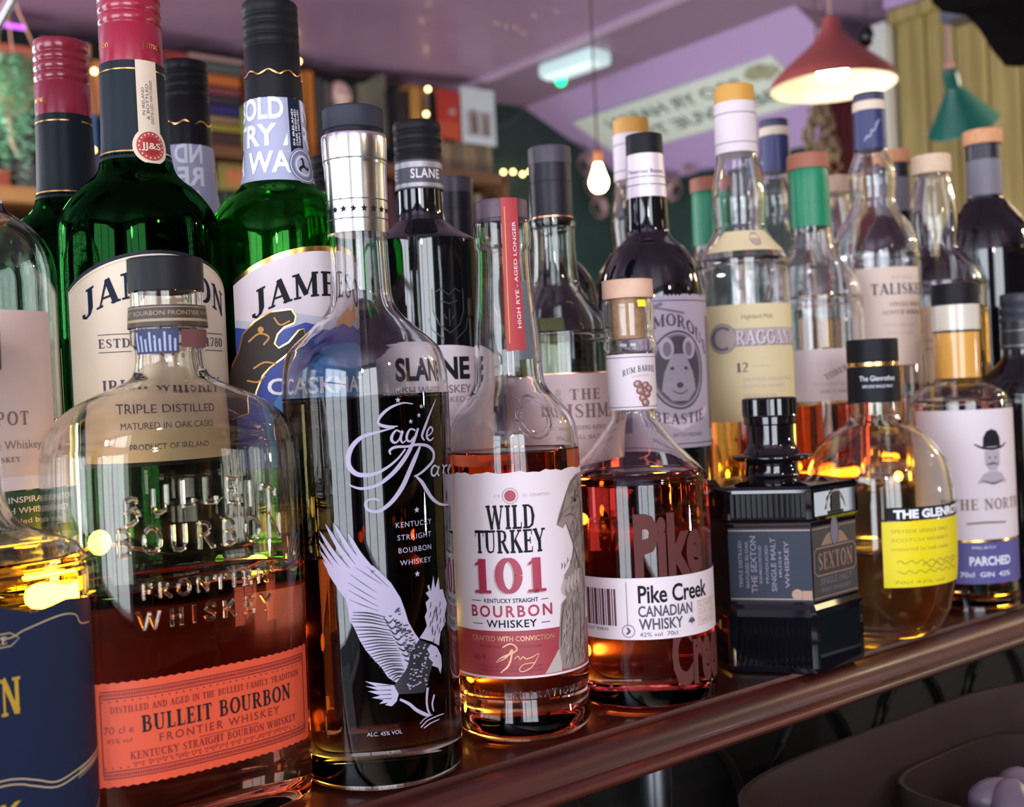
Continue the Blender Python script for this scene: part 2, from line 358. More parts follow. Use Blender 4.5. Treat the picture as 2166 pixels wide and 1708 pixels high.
# ------------------------------------------------------------------ bottle kit
def facing(x, y, alpha):   # local -Y towards the photographer's side, turned by alpha degrees to the right
    return math.atan2(CAM.y-y, CAM.x-x)+PI/2+math.radians(alpha)
class Bottle: pass
def bottle(name, label, loc, alpha, outer, lip, gm=CLEAR, wall=2.6, level=None, liq=None, floor_=9, cat='bottle', group=None, seg=72, solid=False, punt=0):
    """outer: profile base..lip (z,r..). cavity starts at the liquid level, the liquid fills the glass below."""
    B = Bottle(); B.root = empty(name, label, cat, loc, facing(loc[0], loc[1], alpha), group)
    o = smoothprof(outer); B.prof = o; B.surf = Surf(o)
    r0 = o[0][1]; q0 = o[0][2] if len(o[0]) > 2 else 1; n0 = o[0][3] if len(o[0]) > 3 else 2
    full = [(o[0][0], 0, q0, n0)]+[(*p,) for p in o]
    def inner(z):
        a = Surf.at(B.surf, z); return a
    if solid:
        full.append((o[-1][0], 0)+tuple(o[-1][2:])); B.glass = mk('glass_body', lathe(full, seg), gm, B.root); return B
    zb = level if level is not None else floor_
    zs = [z for z in [p[0] for p in o] if z > zb+1]
    top = o[-1][0]; inn = []
    for z in sorted(set([round(z, 2) for z in zs]), reverse=True):
        a = inner(z); inn.append((min(z, top), max(a[1]-wall, 2), a[2], a[3]))
    a = inner(zb); rr = max(a[1]-wall, 2)
    if level is None:
        inn.append((zb+3, rr, a[2], a[3])); inn.append((zb+.8, rr-1.6, a[2], a[3])); inn.append((zb, rr-4, a[2], a[3])); inn.append((zb+punt, 0, a[2], a[3]))
    else:
        inn.append((zb+1.2, rr, a[2], a[3])); inn.append((zb+.3, rr-.6, a[2], a[3])); inn.append((zb, rr-1.8, a[2], a[3])); inn.append((zb, 0, a[2], a[3]))
    B.glass = mk('glass_body', lathe(full+inn, seg), gm, B.root)
    if liq and level:
        L = [(floor_+punt, 0)]; a = inner(floor_+1); L.append((floor_, a[1]-wall-5, a[2], a[3])); L.append((floor_+1, a[1]-wall-2, a[2], a[3])); L.append((floor_+4, inner(floor_+4)[1]-wall, a[2], a[3]))
        for p in o:
            if floor_+5 < p[0] < level-.6: L.append((p[0], max(p[1]-wall, 2), p[2] if len(p) > 2 else 1, p[3] if len(p) > 3 else 2))
        a = inner(level); L.append((level-.25, a[1]-wall, a[2], a[3])); L.append((level-.25, 0))
        L = [l if len(l) > 2 else (l[0], l[1], a[2], a[3]) for l in L]
        B.liquid = mk('liquid', lathe(L, seg), liq, B.root)
    return B
def turned(name, prof, m, parent, seg=64, ribs=None, n=4, ang=32):
    return mk(name, lathe(smoothprof(prof, n), seg, ribs), m, parent, ang=ang)
#BOTTLES#
# ------------------------------------------------------------------ bottles: front row stands on the shelf, rear row on the raised step
STEP = 0.094
NAVY = mat('navy_ink', (.008, .014, .035), .6, spec=.15); BROWNINK = mat('brown_ink', (.22, .15, .12), .6); LILAC = mat('etched_lilac_white', (.40, .37, .50), .7, spec=.1)
def ext(g, k): return [(a*1, b) for a, b in g[0]], g[1]
def cap_ribbed(parent, z0, z1, r, m, n=96, dep=.35, name='cap'):
    P = [(z0, 0), (z0, r-.6), (z0+.5, r), (z0+.9, r), (z1-1.6, r), (z1-1.2, r), (z1-.4, r-.8), (z1, r-2), (z1, 0)]
    return mk(name, lathe(P, n*2 if n < 90 else n*2, (3, 4, dep)), m, parent, ang=50)
def screwcap(parent, z0, z1, r, m, ridges, name='cap'):
    P = [(z0, 0), (z0, r)]
    for z in ridges: P += [(z-1.2, r), (z-.6, r-.7), (z+.2, r-.7), (z+.8, r)]
    P += [(z1-1.5, r), (z1-.4, r-.6), (z1, r-1.8), (z1, 0)]
    return mk(name, lathe(P, 56), m, parent, ang=50)
def plug(parent, z0, z1, r, m, name='stopper', e=1.6):
    return turned(name, [(z0, 0, 's'), (z0, r-e*.4, 's'), (z0+e*.4, r), (z1-e, r), (z1-e*.3, r-e*.35), (z1, r-e*1.3), (z1, 0, 's')], m, parent)
def sleeve(parent, P, m, name='neck_sleeve'):
    q = smoothprof(P, 3); prof = [(q[0][0], q[0][1]-.6)]+[(p[0], p[1]+.25) for p in q]+[(q[-1][0], q[-1][1]-.6)]
    bm = lathe(prof, 56); o = mk(name, bm, m, parent); o.data.name = name; return o
def hband(z, h, a=-200, b=200, n=40): return [(a+(b-a)*i/n, z+h/2) for i in range(n+1)], None
def strip(x0, x1, z, h): return rect2d(x0, x1, z-h/2, z+h/2)
AMB = spirit('amber_spirit', (.93, .48, .10), 26); AMBD = spirit('deep_amber_spirit', (.90, .28, .03), 34)
REDL = spirit('ruby_spirit', (.96, .12, .05), 24); GOLDL = spirit('golden_spirit', (.97, .72, .12), 26); DARKL = spirit('dark_spirit', (.72, .34, .16), 55)
PALE = spirit('pale_gold_spirit', (.98, .80, .22), 16); BULL = spirit('orange_red_spirit', (.95, .28, .04), 20)

# --- two green bottles sharing a shape
def green_bottle(name, label, x, y, alpha, capm, level, gm=None):
    O = [(0, 30), (1.2, 36, 's'), (4, 39.5), (12, 40.3), (60, 40.3), (131, 40.3), (176, 40.2), (190, 38.2), (202, 30.4), (209.2, 22.2), (214, 19), (220, 17.6), (229, 16.4), (262, 15.2), (290, 14)]
    return bottle(name, label, (x, y, STEP), alpha, O, 290, gm=gm or GREENG, level=level, liq=spirit(name+'_spirit', (.5, .3, .1), 70))
b = green_bottle('green_bottle', 'dark green bottle with a red ribbed cap, red neck seal and arched cream label', .2087, -.055, 13.5, None, 203, GREENG2)
REDC = mat('dark_red_plastic', (.32, .012, .035), .3, coat=.4)
screwcap(b.root, 267, 312, 15.6, REDC, [287, 293, 299, 304])
SL = [(217.5, 17.9), (221, 17.2), (229, 16.7), (250, 16.1), (266.8, 15.7)]
DGRN = mat('dark_green_foil', (.006, .013, .020), .5, spec=.2)
sleeve(b.root, SL, DGRN); sv = Surf(SL)
wrap('neck_band', sv, [(strip(-52, 52, 262.5, .7), GOLD, .5)], b.root); wrap('neck_band', sv, [(strip(-54, 54, 221, .7), GOLD, .5)], b.root)
NL = [(rect2d(-4.5+2, 7.5+2, 226, 267), CREAM, .7), (circ2d(3.5, 223.5, 9.3, n=32), CREAM, .75), (circ2d(3.5, 223.5, 7.4, n=32), mat('seal_red', (.45, .05, .05), .5), .9), (circ2d(3.5, 223.5, 4.8, n=32), mat('seal_red_dark', (.32, .02, .02), .5), 1.0),
      (mv(text2d('JJ&S', 3.2, 10, .02), 3.5, 222), CREAM, 1.15)]
for i in range(18):
    a = 2*PI*i/18; NL.append((circ2d(3.5+6.2*math.cos(a), 223.5+6.2*math.sin(a), .45, n=6), CREAM, 1.1))
for i, t in enumerate(['DISTILLED MATURED', '& BOTTLED', 'IN IRELAND']): NL.append((mv(text2d(t, 1.5, 22-4*i), 5.8-2.3*i+.2, 246, 90), INK2, .85))
wrap('neck_label', Surf([(210, 17.9)]+SL+[(270, 15.7)]), NL, b.root)
wrap('cap_print', Surf([(265, 15.6), (312, 15.6)]), [(mv(text2d('Jameson', 3.4, 17), 10, 274), GOLD, .15), (mv(text2d('Jameson', 3.4, 17), -24, 274), GOLD, .15)], b.root)
def archlabel(x0, x1, zb, zt, drop, n=24):
    P = [(x0, zb), (x1, zb)]+[(x1+(x0-x1)*i/n, zt-drop*((2*i/n-1)**2)) for i in range(n+1)]
    return poly2d(P)
def archline(x0, x1, zt, drop, w, n=30):
    return ribbon2d([(x0+(x1-x0)*i/n, zt-drop*((2*i/n-1)**2), w) for i in range(n+1)])
LJ = [(archlabel(-52, 52, 64, 168.2, 17), DGRN, .25), (archlabel(-50.5, 50.5, 66, 166.4, 16.5), CREAM, .4), (archline(-49, 49, 165, 15.6, .35), mat('tan_ink', (.55, .38, .22), .6), .5),
      (bend(mv(serif2d('JAMESON', 12.5, 80), 0, 146.5), 78), NAVY, .6), (mv(serif2d('ESTD', 4.4, 16), -24, 121.5), INK2, .6), (mv(serif2d('1780', 4.4, 15), 29, 121.5), INK2, .6),
      (strip(-24-8, -24+8, 119.5, .4), INK2, .6), (strip(-24-8, -24+8, 128, .4), INK2, .6), (strip(21, 37, 119.5, .4), INK2, .6), (strip(21, 37, 128, .4), INK2, .6), (ring2d(0, 124, 7.5, .8), REDP, .6), (circ2d(0, 124, 5.2), REDP, .6),
      (mv(serif2d('IRISH WHISKEY', 6, 62), 0, 100), INK2, .6), (mv(text2d('TRIPLE DISTILLED', 4, 52), 0, 90), INK2, .6), (mv(text2d('MATURED IN OAK CASKS', 3, 48), 0, 82), INK2, .6), (mv(text2d('PRODUCT OF IRELAND', 3, 40), 0, 72), INK2, .6)]
wrap('label', b.surf, LJ, b.root)
wrap('back_label', b.surf, [(rect2d(95, 157, 60, 128), mat('yellow_green_paper', (.75, .78, .25), .6), .4)]+[(mv(text2d('TRIPLE DISTILLED IRISH', 2.2, 46, 0), 126, 120-5*i), INK2, .55) for i in range(11)], b.root)

b = green_bottle('green_bottle', 'bright green bottle with a black ribbed cap, lettered white neck wrap and blue picture label', .286, -.059, 35, None, 120)
screwcap(b.root, 267, 312, 15.2, BLK, [287, 293, 299, 304])
sleeve(b.root, [(257, 15.7), (268, 15.5)], BLK, 'black_collar')
wrap('gold_script', Surf([(250, 15.9), (312, 15.3)]), [(crib([(-48+3*i, 271+1.2*math.sin(i*1.7), 1.0 if i % 2 else .6) for i in range(33)], 3), GOLD, .3)], b.root)
SW = [(211.5, 20.3), (217.5, 18.9), (229, 17.4), (257, 15.9)]
LIL = mat('pale_lilac_paper', (.40, .42, .58), .6); LW = mat('neck_letter_white', (.85, .86, .95), .6)
sleeve(b.root, SW, LIL)
ss = Surf(SW); L = []
for rz_, t in ((245.5, 'ND BOLD AND B'), (231, 'RE TRY ARE FI'), (216, 'AY A WAY A LA')):
    L.append((mv(text2d(t, 11.2, 112, .03, 1.0), -14, rz_), LW, .5))
L += [(rect2d(-5, 8, 225, 257), LIL, .62), (rect2d(-3.4, 6.4, 226, 257), NAVY, .7)]
for i, t in enumerate(['TRIPLE DISTILLED', 'CASK FINISHED', 'IN IRELAND']): L.append((mv(text2d(t, 1.4, 20, .02), 4.4-2.3*i, 241, 90), LW, .85))
L += [(circ2d(4, 220, 10), LIL, .8), (ring2d(4, 220, 8, 3.2), mat('slate_blue_ink', (.16, .18, .28), .6), .95), (ring2d(4, 220, 5.2, .5), LW, 1.05), (ring2d(4, 220, 8.6, .4), LW, 1.05)]
for k in range(3):
    a = math.radians(90+120*k); L.append((crib([(4, 220, 1.6), (4+3.6*math.cos(a), 220+3.6*math.sin(a), 1.4), (4+4*math.cos(a+.5), 220+4*math.sin(a+.5), .6)], 3), INK, 1.0))
wrap('neck_print', ss, L, b.root)
SKY = mat('blue_label_ink', (.045, .22, .55), .5); DBLU = mat('deep_blue_ink', (.03, .06, .32), .5)
beast = [(-35.2,119.0),(-32.1,128.2),(-25.1,134.4),(-16.7,138.9),(-8.7,139.8),(-6.0,139.9),(-4.0,136.2),(-4.9,132.8),(-10.1,130.7),(-13.6,127.2),(-15.3,122.4),(-13.3,120.1),(-8.3,122.8),(-2.9,129.0),(-0.2,129.7),(0.4,126.7),(-3.3,121.2),(-12.1,114.4),(-18.2,110.2),(-22.1,106.2),(-26,98),(-28,88),(-42,84),(-46,100),(-40,112)]
beast = [(x-15, z) for x, z in beast]
SNOW = mat('snow_ink', (.50, .50, .60), .6); OCH = mat('ochre_ink', (.62, .30, .06), .6); DBR = mat('dark_brown_ink', (.03, .02, .018), .6)
L = [(archlabel(-52, 52, 58, 173.6, 17), GOLD, .25), (archlabel(-52, 52, 58, 170.8, 17), WHITEP, .4), (bend(mv(serif2d('JAMESON', 13, 82), 0, 147), 78), INK, .7),
     (poly2d([(-52, 58), (52, 58), (52, 134), (35, 140), (22, 137), (8, 141), (-6, 136), (-20, 138), (-35, 133), (-52, 136)]), SNOW, .5),
     (poly2d([(-52, 58), (52, 58), (52, 128), (38, 134), (25, 130), (10, 135), (-2, 130), (-14, 133), (-30, 128), (-52, 132)]), DBLU, .6),
     (poly2d([(-30, 58), (52, 58), (52, 112), (30, 118), (10, 121), (-6, 118), (-22, 106), (-32, 92)]), SKY, .7), (poly2d(beast), DBR, .8),
     (poly2d([(4, 138), (10, 143), (16, 141), (20, 145), (22, 136), (15, 131), (8, 133), (2, 131)]), OCH, .8)]
L.append((ribbon2d([(x, z, .8) for x, z in beast], True), GOLD, .9))
for P in ([(-44, 124), (-38, 128), (-33, 126), (-36, 122)], [(-42, 110), (-36, 113), (-30, 112)], [(-30, 136), (-27, 132), (-22, 134)], [(-46, 104), (-40, 103), (-36, 106)]):
    L.append((crib([(x, z, .9) for x, z in P], 4), OCH, .9))
L += [(circ2d(-37, 130, 1.6), OCH, .95), (mv(text2d('CASKMATES', 8.2, 78, .02), 4, 96), LW, .9), (mv(text2d('FINISHED IN BEER BARRELS', 3, 60), 4, 87), LW, .9), (mv(text2d('IRISH WHISKEY', 5.4, 60, .01), 4, 76), LW, .9)]
wrap('label', b.surf, L, b.root)
wrap('back_label', b.surf, [(rect2d(92, 160, 60, 150), WHITEP, .4)]+[(mv(text2d('IRISH WHISKEY FINISHED IN', 2.4, 50), 126, 142-6*i), INK2, .55) for i in range(12)], b.root)

# --- tall clear bottle with the etched bird
O = [(0, 33), (.8, 37, 's'), (4, 39.6), (10, 40.1), (90, 40.6), (172, 41.5), (196, 41.2), (207.9, 38.8), (214, 34.2), (221, 26.6), (229, 18.6), (236, 15.6), (246, 14.9), (267, 14.4), (290, 14.2), (314, 13.5)]
b = bottle('bourbon_bottle', 'tall clear bottle with a silver foil neck and a white etched bird of prey landing', (.290, -.136, 0), 25, O, 314, level=186, liq=spirit('bird_spirit', (.50, .16, .04), 85), floor_=20, punt=3, wall=2.4)
cap_ribbed(b.root, 319.5, 331, 15.2, BLKM, 60, .3)
turned('stopper_rim', [(317.4, 0, 's'), (317.4, 14.4, 's'), (319.6, 14.4, 's'), (319.6, 0, 's')], BLK, b.root)
SF = [(268, 15.0), (275, 15.1), (300, 15.4), (303, 15.8), (315, 16.2), (317.2, 15.4), (317.6, 13)]
sleeve(b.root, SF, SILVER, 'foil')
L = [(strip(-49, 49, 304, .8), mat('pewter_line', (.12, .12, .13), .4, .6), .45), (strip(-49, 49, 284, .45), INK2, .45), (strip(-49, 49, 274.5, .45), INK2, .45)]
for i in range(-8, 9): L.append((star2d(i*5.4+2, 279, 1.9), INK, .55))
wrap('foil_print', Surf(SF), L, b.root)
ER = dict(E1=[(4.8,182.0,0.6),(-0.6,182.7,1),(-6.7,181.0,1.6),(-11.3,177.7,2),(-13.3,174.0,1.6),(-9.4,172.0,2.2),(-3.8,171.9,0.6)],
E2=[(-5.5,171.3,0.6),(-14.0,169.6,1.6),(-20.6,167.9,2.4),(-25.2,164.2,3),(-27.7,159.2,3.4),(-27.5,154.1,3.4),(-23.7,150.4,3),(-17.1,150.1,2.4),(-11.0,152.3,1.8),(-4.9,156.4,1.4),(-0.5,161.0,1.2)],
a1=[(-2.5,169.0,1.2),(-4.6,170.0,1.2),(-6.6,168.1,1.8),(-7.2,165.7,2),(-5.6,164.2,1.4),(-3.4,165.7,1.2),(-1.5,169.6,1.8),(-2.7,166.1,1.8),(-1.8,164.0,1),(-0.1,165.0,0.8)],
g1=[(5.4,169.4,1.2),(2.8,170.2,1.2),(0.9,168.1,1.8),(0.5,165.4,1.8),(2.2,164.4,1.2),(4.4,166.3,1.2)],
g2=[(7.1,170.4,1.6),(4.0,164.1,2.4),(0.6,158.7,2.8),(-3.8,153.4,3),(-8.9,148.7,2.6),(-15.1,144.9,2.2),(-21.8,143.7,1.8),(-26.2,144.8,1.2),(-28.1,146.2,0.6)],
l1=[(20.2,183.8,0.6),(15.9,178.2,1.4),(11.7,171.5,2),(9.2,166.7,1.8),(10.6,164.3,1)],
e1=[(11.6,165.9,0.8),(15.1,167.3,1),(16.6,169.2,1.4),(14.9,170.5,1.2),(12.8,168.5,1.6),(12.3,165.6,1.8),(14.5,164.1,1.2),(17.1,165.3,0.8)],
R1=[(7.8,161.8,1.4),(4.7,156.6,3),(1.5,151.0,3.2),(-2.6,143.7,3.2),(-7.7,137.4,2.8),(-12.8,133.6,2.4),(-16.8,132.6,2),(-20.1,134.1,2),(-20.8,136.8,1.8),(-19.0,138.4,1.2),(-16.1,138.5,1.4),(-14.2,137.5,1)],
R2=[(-8.0,158.8,1),(-8.3,160.8,1.6),(-5.3,162.2,1.8),(0.3,162.1,1.6),(6.4,162.6,1.8),(12.6,161.5,2.2),(16.5,158.3,2.4),(15.9,154.4,2.2),(11.3,151.1,1.8),(6.7,148.6,1.4),(3.6,147.7,1)],
R3=[(4.7,147.6,1.2),(7.9,144.6,2.6),(10.9,140.3,3),(14.8,135.8,2.6),(20.8,132.7,1.8),(29.2,131.5,0.8)],
a2=[(19.8,150.5,1),(17.1,151.8,1.2),(14.8,150.2,1.8),(14.7,147.7,1.6),(16.8,147.0,1.2),(19.3,149.1,1.2),(20.7,151.3,1.6),(19.2,148.0,1.6),(20.7,146.5,1)],
r2=[(24.0,151.8,1),(25.4,150.0,1.6),(24.1,147.4,1.6),(26.0,150.4,1.2),(29.9,151.1,1.2)],
e2=[(30.1,147.8,0.8),(33.9,149.4,1),(35.4,150.9,1),(32.2,150.4,1.2),(30.2,148.3,1.4),(32.4,146.4,1)],
f1=[(-8.9,43.6,1.5),(-4.3,40.7,2),(-0.9,37.4,2.2),(4.1,34.2,2.4),(7.1,33.3,1)], f2=[(6.2,46.6,2),(5.3,41.1,1.6),(5.6,36.5,1.6),(7.1,33.5,1)], f3=[(10.1,42.4,1.6),(8.6,38.1,1.4),(9.3,34.6,1)],
w1=[(1.2,28.5,0.8),(5.3,31.0,0.8),(11.3,31.8,0.8),(16.4,31.7,0.6)], w2=[(3.0,27.9,0.8),(7.2,29.4,0.8),(12.8,29.9,0.6)], w3=[(0.8,30.4,0.6),(4.0,32.4,0.6),(8.3,33.2,0.6)])
wing = [(-16.2,105.0),(-19,107.6),(-23,107.6),(-27,104.6),(-30,100.6),(-32,97.5),(-34.0,95.7),(-31.7,93.5),(-33.1,93.7),(-30.7,90.2),(-31.6,87.3),(-31.3,82.6),(-28.8,77.9),(-26.8,72.8),(-24.1,68.0),(-20.2,63.0),(-17.0,59.4),(-14.2,54.5),(-10.3,51.6),(-6.4,55.5),(-4.2,58.6),(-2.4,65.0),(0.8,68.5),(2.7,70.2),(0.3,73.6),(-2.8,79.4),(-4.4,85.4),(-6.3,91.2),(-10.7,98.8)]
fingers = [(-30,123.4,-19,104),(-36.6,127.9,-22,104),(-41.3,127.6,-25,103),(-44.9,124.2,-27,101),(-45.6,119.8,-28.5,99),(-45.4,115.0,-29,96.5),(-44,110.4,-29,94.5),(-41.8,106.0,-28.5,92),(-38.4,101.2,-27.5,90)]
rwing = [(2.7,70.9),(5.6,73.8),(7.4,76.0),(6.3,80.5),(7.9,83.1),(7.2,87.1),(9.7,88.7),(7.5,91.6),(9.6,92.4),(8.6,94.8),(9.8,95.3),(10.8,91.7),(12.9,99.1),(13.8,92.8),(16.7,98.1),(17.3,91.6),(19.7,91.6),(21.1,87.7),(23.1,84.1),(20.7,79.0),(21.3,75.2),(16.5,71.3),(14.9,65.0),(10.5,67.7)]
head = [(9.2,66.8),(13.2,64.7),(16.0,60.0),(16.3,55.1),(15.0,51.3),(13.5,54.6),(9.2,56.6),(10.2,57.8),(7.4,60.6),(8.3,62.2),(6.7,64.8)]
body = [(2.7,70.2),(9.2,66.8),(6.7,64.8),(8.3,62.2),(7.4,60.6),(10.2,57.8),(8.0,53.0),(6.4,48.8),(4.2,44.7),(-2.9,45.4),(-9.4,46.1),(-11.5,50.6),(-10.3,51.6),(-6.4,55.5),(-4.2,58.6),(-2.4,65.0)]
tail = [(-25.3,53.5),(-18.5,52.2),(-11.5,50.6),(-9.4,46.1),(-10.5,42.9),(-13.0,40.8),(-16.3,41.8),(-14.5,42.7),(-18.9,42.5),(-16.7,44.1),(-22.3,45.6),(-18.3,46.4),(-24.1,48.8),(-18.6,48.7),(-25.1,51.2),(-19.6,50.5)]
L = [(crib([(a, z_, w_*.72) for a, z_, w_ in p], 6), LILAC, .3) for k, p in ER.items()]
wrap('etched_name', b.surf, L, b.root); L = []
for x, z, r in ((-3.2,184.2,1.5),(7.8,176.5,1.3),(9.5,180.7,1.3),(3.0,173.8,1.3),(4.3,131.7,1.6),(3.1,101.4,1.6)): L.append((star2d(x, z, r), LILAC, .3))
for t, z, ww in (('KENTUCKY', 124.2, 20), ('STRAIGHT', 118.2, 19), ('BOURBON', 112.1, 18.4), ('WHISKEY', 106.2, 17.4)): L.append((mv(text2d(t, 2.5, ww, .0, 1.15), 3, z), LILAC, .3))
L.append((mv(text2d('ALC. 45% VOL', 1.8, 17), -17, 27.5), LILAC, .3))
wrap('etched_lettering', b.surf, L, b.root)
DK = mat('bird_dark_print', (.012, .012, .02), .5)  # near-black print for the unetched body and the gaps between feathers
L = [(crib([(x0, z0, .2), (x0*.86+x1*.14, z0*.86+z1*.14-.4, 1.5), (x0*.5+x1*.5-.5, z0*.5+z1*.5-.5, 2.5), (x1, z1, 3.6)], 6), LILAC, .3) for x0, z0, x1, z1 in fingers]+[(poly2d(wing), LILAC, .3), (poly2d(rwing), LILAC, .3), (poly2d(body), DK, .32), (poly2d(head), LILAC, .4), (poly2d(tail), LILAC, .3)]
rnd = random.Random(3)
tips = [(-30,86,-14,83),(-31,83,-13,80),(-29.6,79,-12,76.5),(-28.4,75.5,-11,74),(-26.5,72,-10,71.5),(-25,69,-9,69),(-23,66,-8,66.5),(-21,63.5,-7.5,64),(-19,61,-7,61.5),(-17,58.6,-6.4,59),(-15,56,-6,57),(-13,53.6,-6.4,55)]
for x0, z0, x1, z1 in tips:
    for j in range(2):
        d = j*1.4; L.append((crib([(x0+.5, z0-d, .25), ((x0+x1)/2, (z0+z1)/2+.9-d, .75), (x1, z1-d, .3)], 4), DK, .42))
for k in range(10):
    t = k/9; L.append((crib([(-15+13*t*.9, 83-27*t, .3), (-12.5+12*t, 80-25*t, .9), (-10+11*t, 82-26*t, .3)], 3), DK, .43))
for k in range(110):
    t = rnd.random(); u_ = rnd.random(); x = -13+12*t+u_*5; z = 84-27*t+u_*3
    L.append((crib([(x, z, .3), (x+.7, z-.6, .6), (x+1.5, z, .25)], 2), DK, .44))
for k in range(60):
    t = rnd.random(); x = -6+13*rnd.random(); z = 48+20*t
    if -6+(z-48)*.2 < x: L.append((crib([(x, z, .3), (x+.5, z-.5, .45), (x+1.1, z, .2)], 2), LILAC, .45))
for k in range(24):
    x = 8+12*rnd.random(); z = 66+18*rnd.random(); L.append((crib([(x, z, .25), (x+.6, z+1.5, .6), (x+.9, z+3, .2)], 2), DK, .43))
for x0, z0, x1, z1 in ((-30,104,-18,95),(-31,100,-18,91.5),(-31,96.5,-17,88),(-27,107,-15,98.5),(-22,107.5,-12,97),(-31,92,-17,86)): L.append((ribbon2d([(x0, z0, .12), ((x0+x1)/2, (z0+z1)/2, .35), (x1, z1, .12)]), DK, .42))
for z in (51.6, 49.4, 47.4, 45.4): L.append((ribbon2d([(-20, z-.4, .2), (-13, z-.9, .4)]), DK, .43))
L.append((circ2d(12.6, 60.5, .5, n=8), DK, .5))
wrap('etched_bird', b.surf, L, b.root)

# --- bourbon with the white and red label
O = [(0, 30), (.8, 33, 's'), (4, 36), (10, 37.2), (17, 36.6), (24, 35.6), (28, 36.4), (34, 37), (140, 37.2), (158, 36.9), (166, 35.8), (173, 33), (181, 26.6), (187, 21.6), (195, 19.2), (214, 18.2), (246, 15.7), (259, 15.1), (264, 15.1, 's'), (266, 16, 's'), (279, 15.8), (281, 15, 's')]
b = bottle('bourbon_bottle', 'clear bourbon bottle with a white and red label and red paper strip down the neck', (.383, -.134, 0), -3, O, 281, level=153, liq=AMBD, floor_=12, punt=3)
plug(b.root, 279, 291.5, 14.6, mat('dusky_plastic', (.09, .05, .075), .45), 'cap')
STR = mat('red_paper_strip', (.40, .03, .04), .55)
L = [(poly2d([(-4.5+5, 208), (6+5, 208), (7+5, 291), (-4+5, 291)]), STR, 1.2), (mv(text2d('HIGH RYE - AGED LONGER', 2.2, 58, .01), 9.6, 249, 90), WHITEP, 1.35), (ribbon2d([(2.4, 212, .6), (3.2, 286, .6)]), OCH, 1.3)]
wrap('neck_strip', Surf([(200, 19), (214, 18.2), (246, 15.8), (262, 15.6), (266, 16.1), (291, 15)]), L, b.root)
wrap('neck_strip', Surf([(279, 15.3), (292, 15.1)]), [(rect2d(-26, -21, 279, 291), STR, .4)], b.root)
wrap('back_label', Surf([(200, 19), (214, 18.2), (246, 15.8), (262, 15.6)]), [(rect2d(36, 54, 204, 248), mat('back_label_grey', (.5, .5, .58), .6), .3)], b.root)
top = [(-50+104*i/30, 143.6+.5*math.sin(i*1.3)+.35*math.sin(i*2.9)) for i in range(31)]
WR = mat('label_crimson', (.33, .04, .055), .5); WR2 = mat('label_crimson_number', (.36, .03, .07), .45); TKB = mat('engraving_brown', (.20, .145, .12), .6); TKL = mat('engraving_light', (.46, .38, .35), .6)
L = [(poly2d([(-50, 35.4), (54, 35.4)]+top[::-1]), WHITEP, .3), (rect2d(-50, 54, 36.6, 60.6), WR, .4),
     (mv(serif2d('WILD', 12.6, 26, .03), -.5, 114.0), INK, .55), (mv(serif2d('TURKEY', 12.2, 38.5, .02), -2, 101.4), INK, .55), (ribbon2d([(-21, 112.6, 1.2), (-10, 113.0, 1.2)]), INK, .55),
     (mv(serif2d('101', 18.6, 40, .1), -3, 80.4), WR2, .6), (mv(serif2d('101', 18.6, 40, .1), -3.8, 79.8), TKL, .5),
     (mv(text2d('KENTUCKY STRAIGHT', 2.2, 29, .012), -2.6, 75.4), INK, .55), (strip(-25, -19, 76.4, .35), INK, .55), (strip(13.5, 17.5, 76.4, .35), INK, .55),
     (mv(text2d('BOURBON', 5.8, 45, .022, 1.3), -3, 68.0), WR2, .55), (mv(text2d('WHISKEY', 3.9, 27, .015, 1.1), -2.8, 62.4), INK, .55), (strip(-25, -18.5, 64.2, .35), INK, .55), (strip(13, 18, 64.2, .35), INK, .55),
     (circ2d(-.3, 131.4, 3, 3), WR2, .6), (ring2d(-.3, 131.4, 4, .6), TKL, .55), (mv(text2d('19', 1.6, 3), -7, 130.6), TKL, .55), (mv(text2d('55  CRAFTED', 1.5, 15), 13.5, 130.6), TKL, .55),
     (mv(text2d('CRAFTED WITH CONVICTION', 2.6, 46, .01), -3, 55.2), mat('pale_gold_print', (.75, .42, .25), .3, .5), .55)]
L += [(crib([(x*1.05-6, z, w_) for x, z, w_ in [(-2, 52, .5), (2.5, 54, .8), (5.2, 50.5, 1), (-3, 46.5, .7), (-5.5, 44, .5), (0, 47, .6), (3, 51, .8), (1, 43, 1), (-3.5, 38.6, .7)]], 4), mat('pale_gold_print'), .6),
      (crib([(-2, 46, .5), (0, 47.4, .5), (1, 45.6, .5), (2.5, 47, .5), (4, 45.8, .5), (7, 46.4, .5), (11, 48, .4), (7, 41.5, .5), (2, 39.2, .6), (.4, 40.5, .5), (3, 43, .4), (9, 43.6, .4)], 4), mat('pale_gold_print'), .6)]
L += [(mv(text2d('DISTILLED AND BOTTLED BY THE DISTILLERY', 1.3, 34), -4, 51.6-2.1*i), mat('dark_crimson', (.17, .015, .02), .5), .5) for i in (0, 5, 6)]
L += [(mv(text2d('No 4', 3.6, 8), -22, 45), mat('dark_crimson'), .5), (mv(text2d('70cl', 2.2, 6), 4, 38), mat('dark_crimson'), .5)]
turk = [(36.6,136.8),(42.8,139.8),(50,140.3),(54,139.1),(54,113.1),(53.2,87.6),(49,62.7),(47,51.7),(43,38.0),(31.4,37.4),(24.5,37.8),(22.5,50.4),(23.6,60.2),(25.3,72.3),(29.2,75.5),(26.4,79.9),(28.6,87.4),(34.3,93.1),(36.8,100.9),(35.5,107.2),(31.2,114.8),(29.1,112.0),(24.6,114.3),(26.6,120.1),(31.4,128.9)]
TKF = mat('turkey_engraving_fill', (.27, .21, .19), .6); TKS = mat('turkey_engraving_stroke', (.09, .065, .055), .6)
L.append((poly2d(turk), TKF, .5))
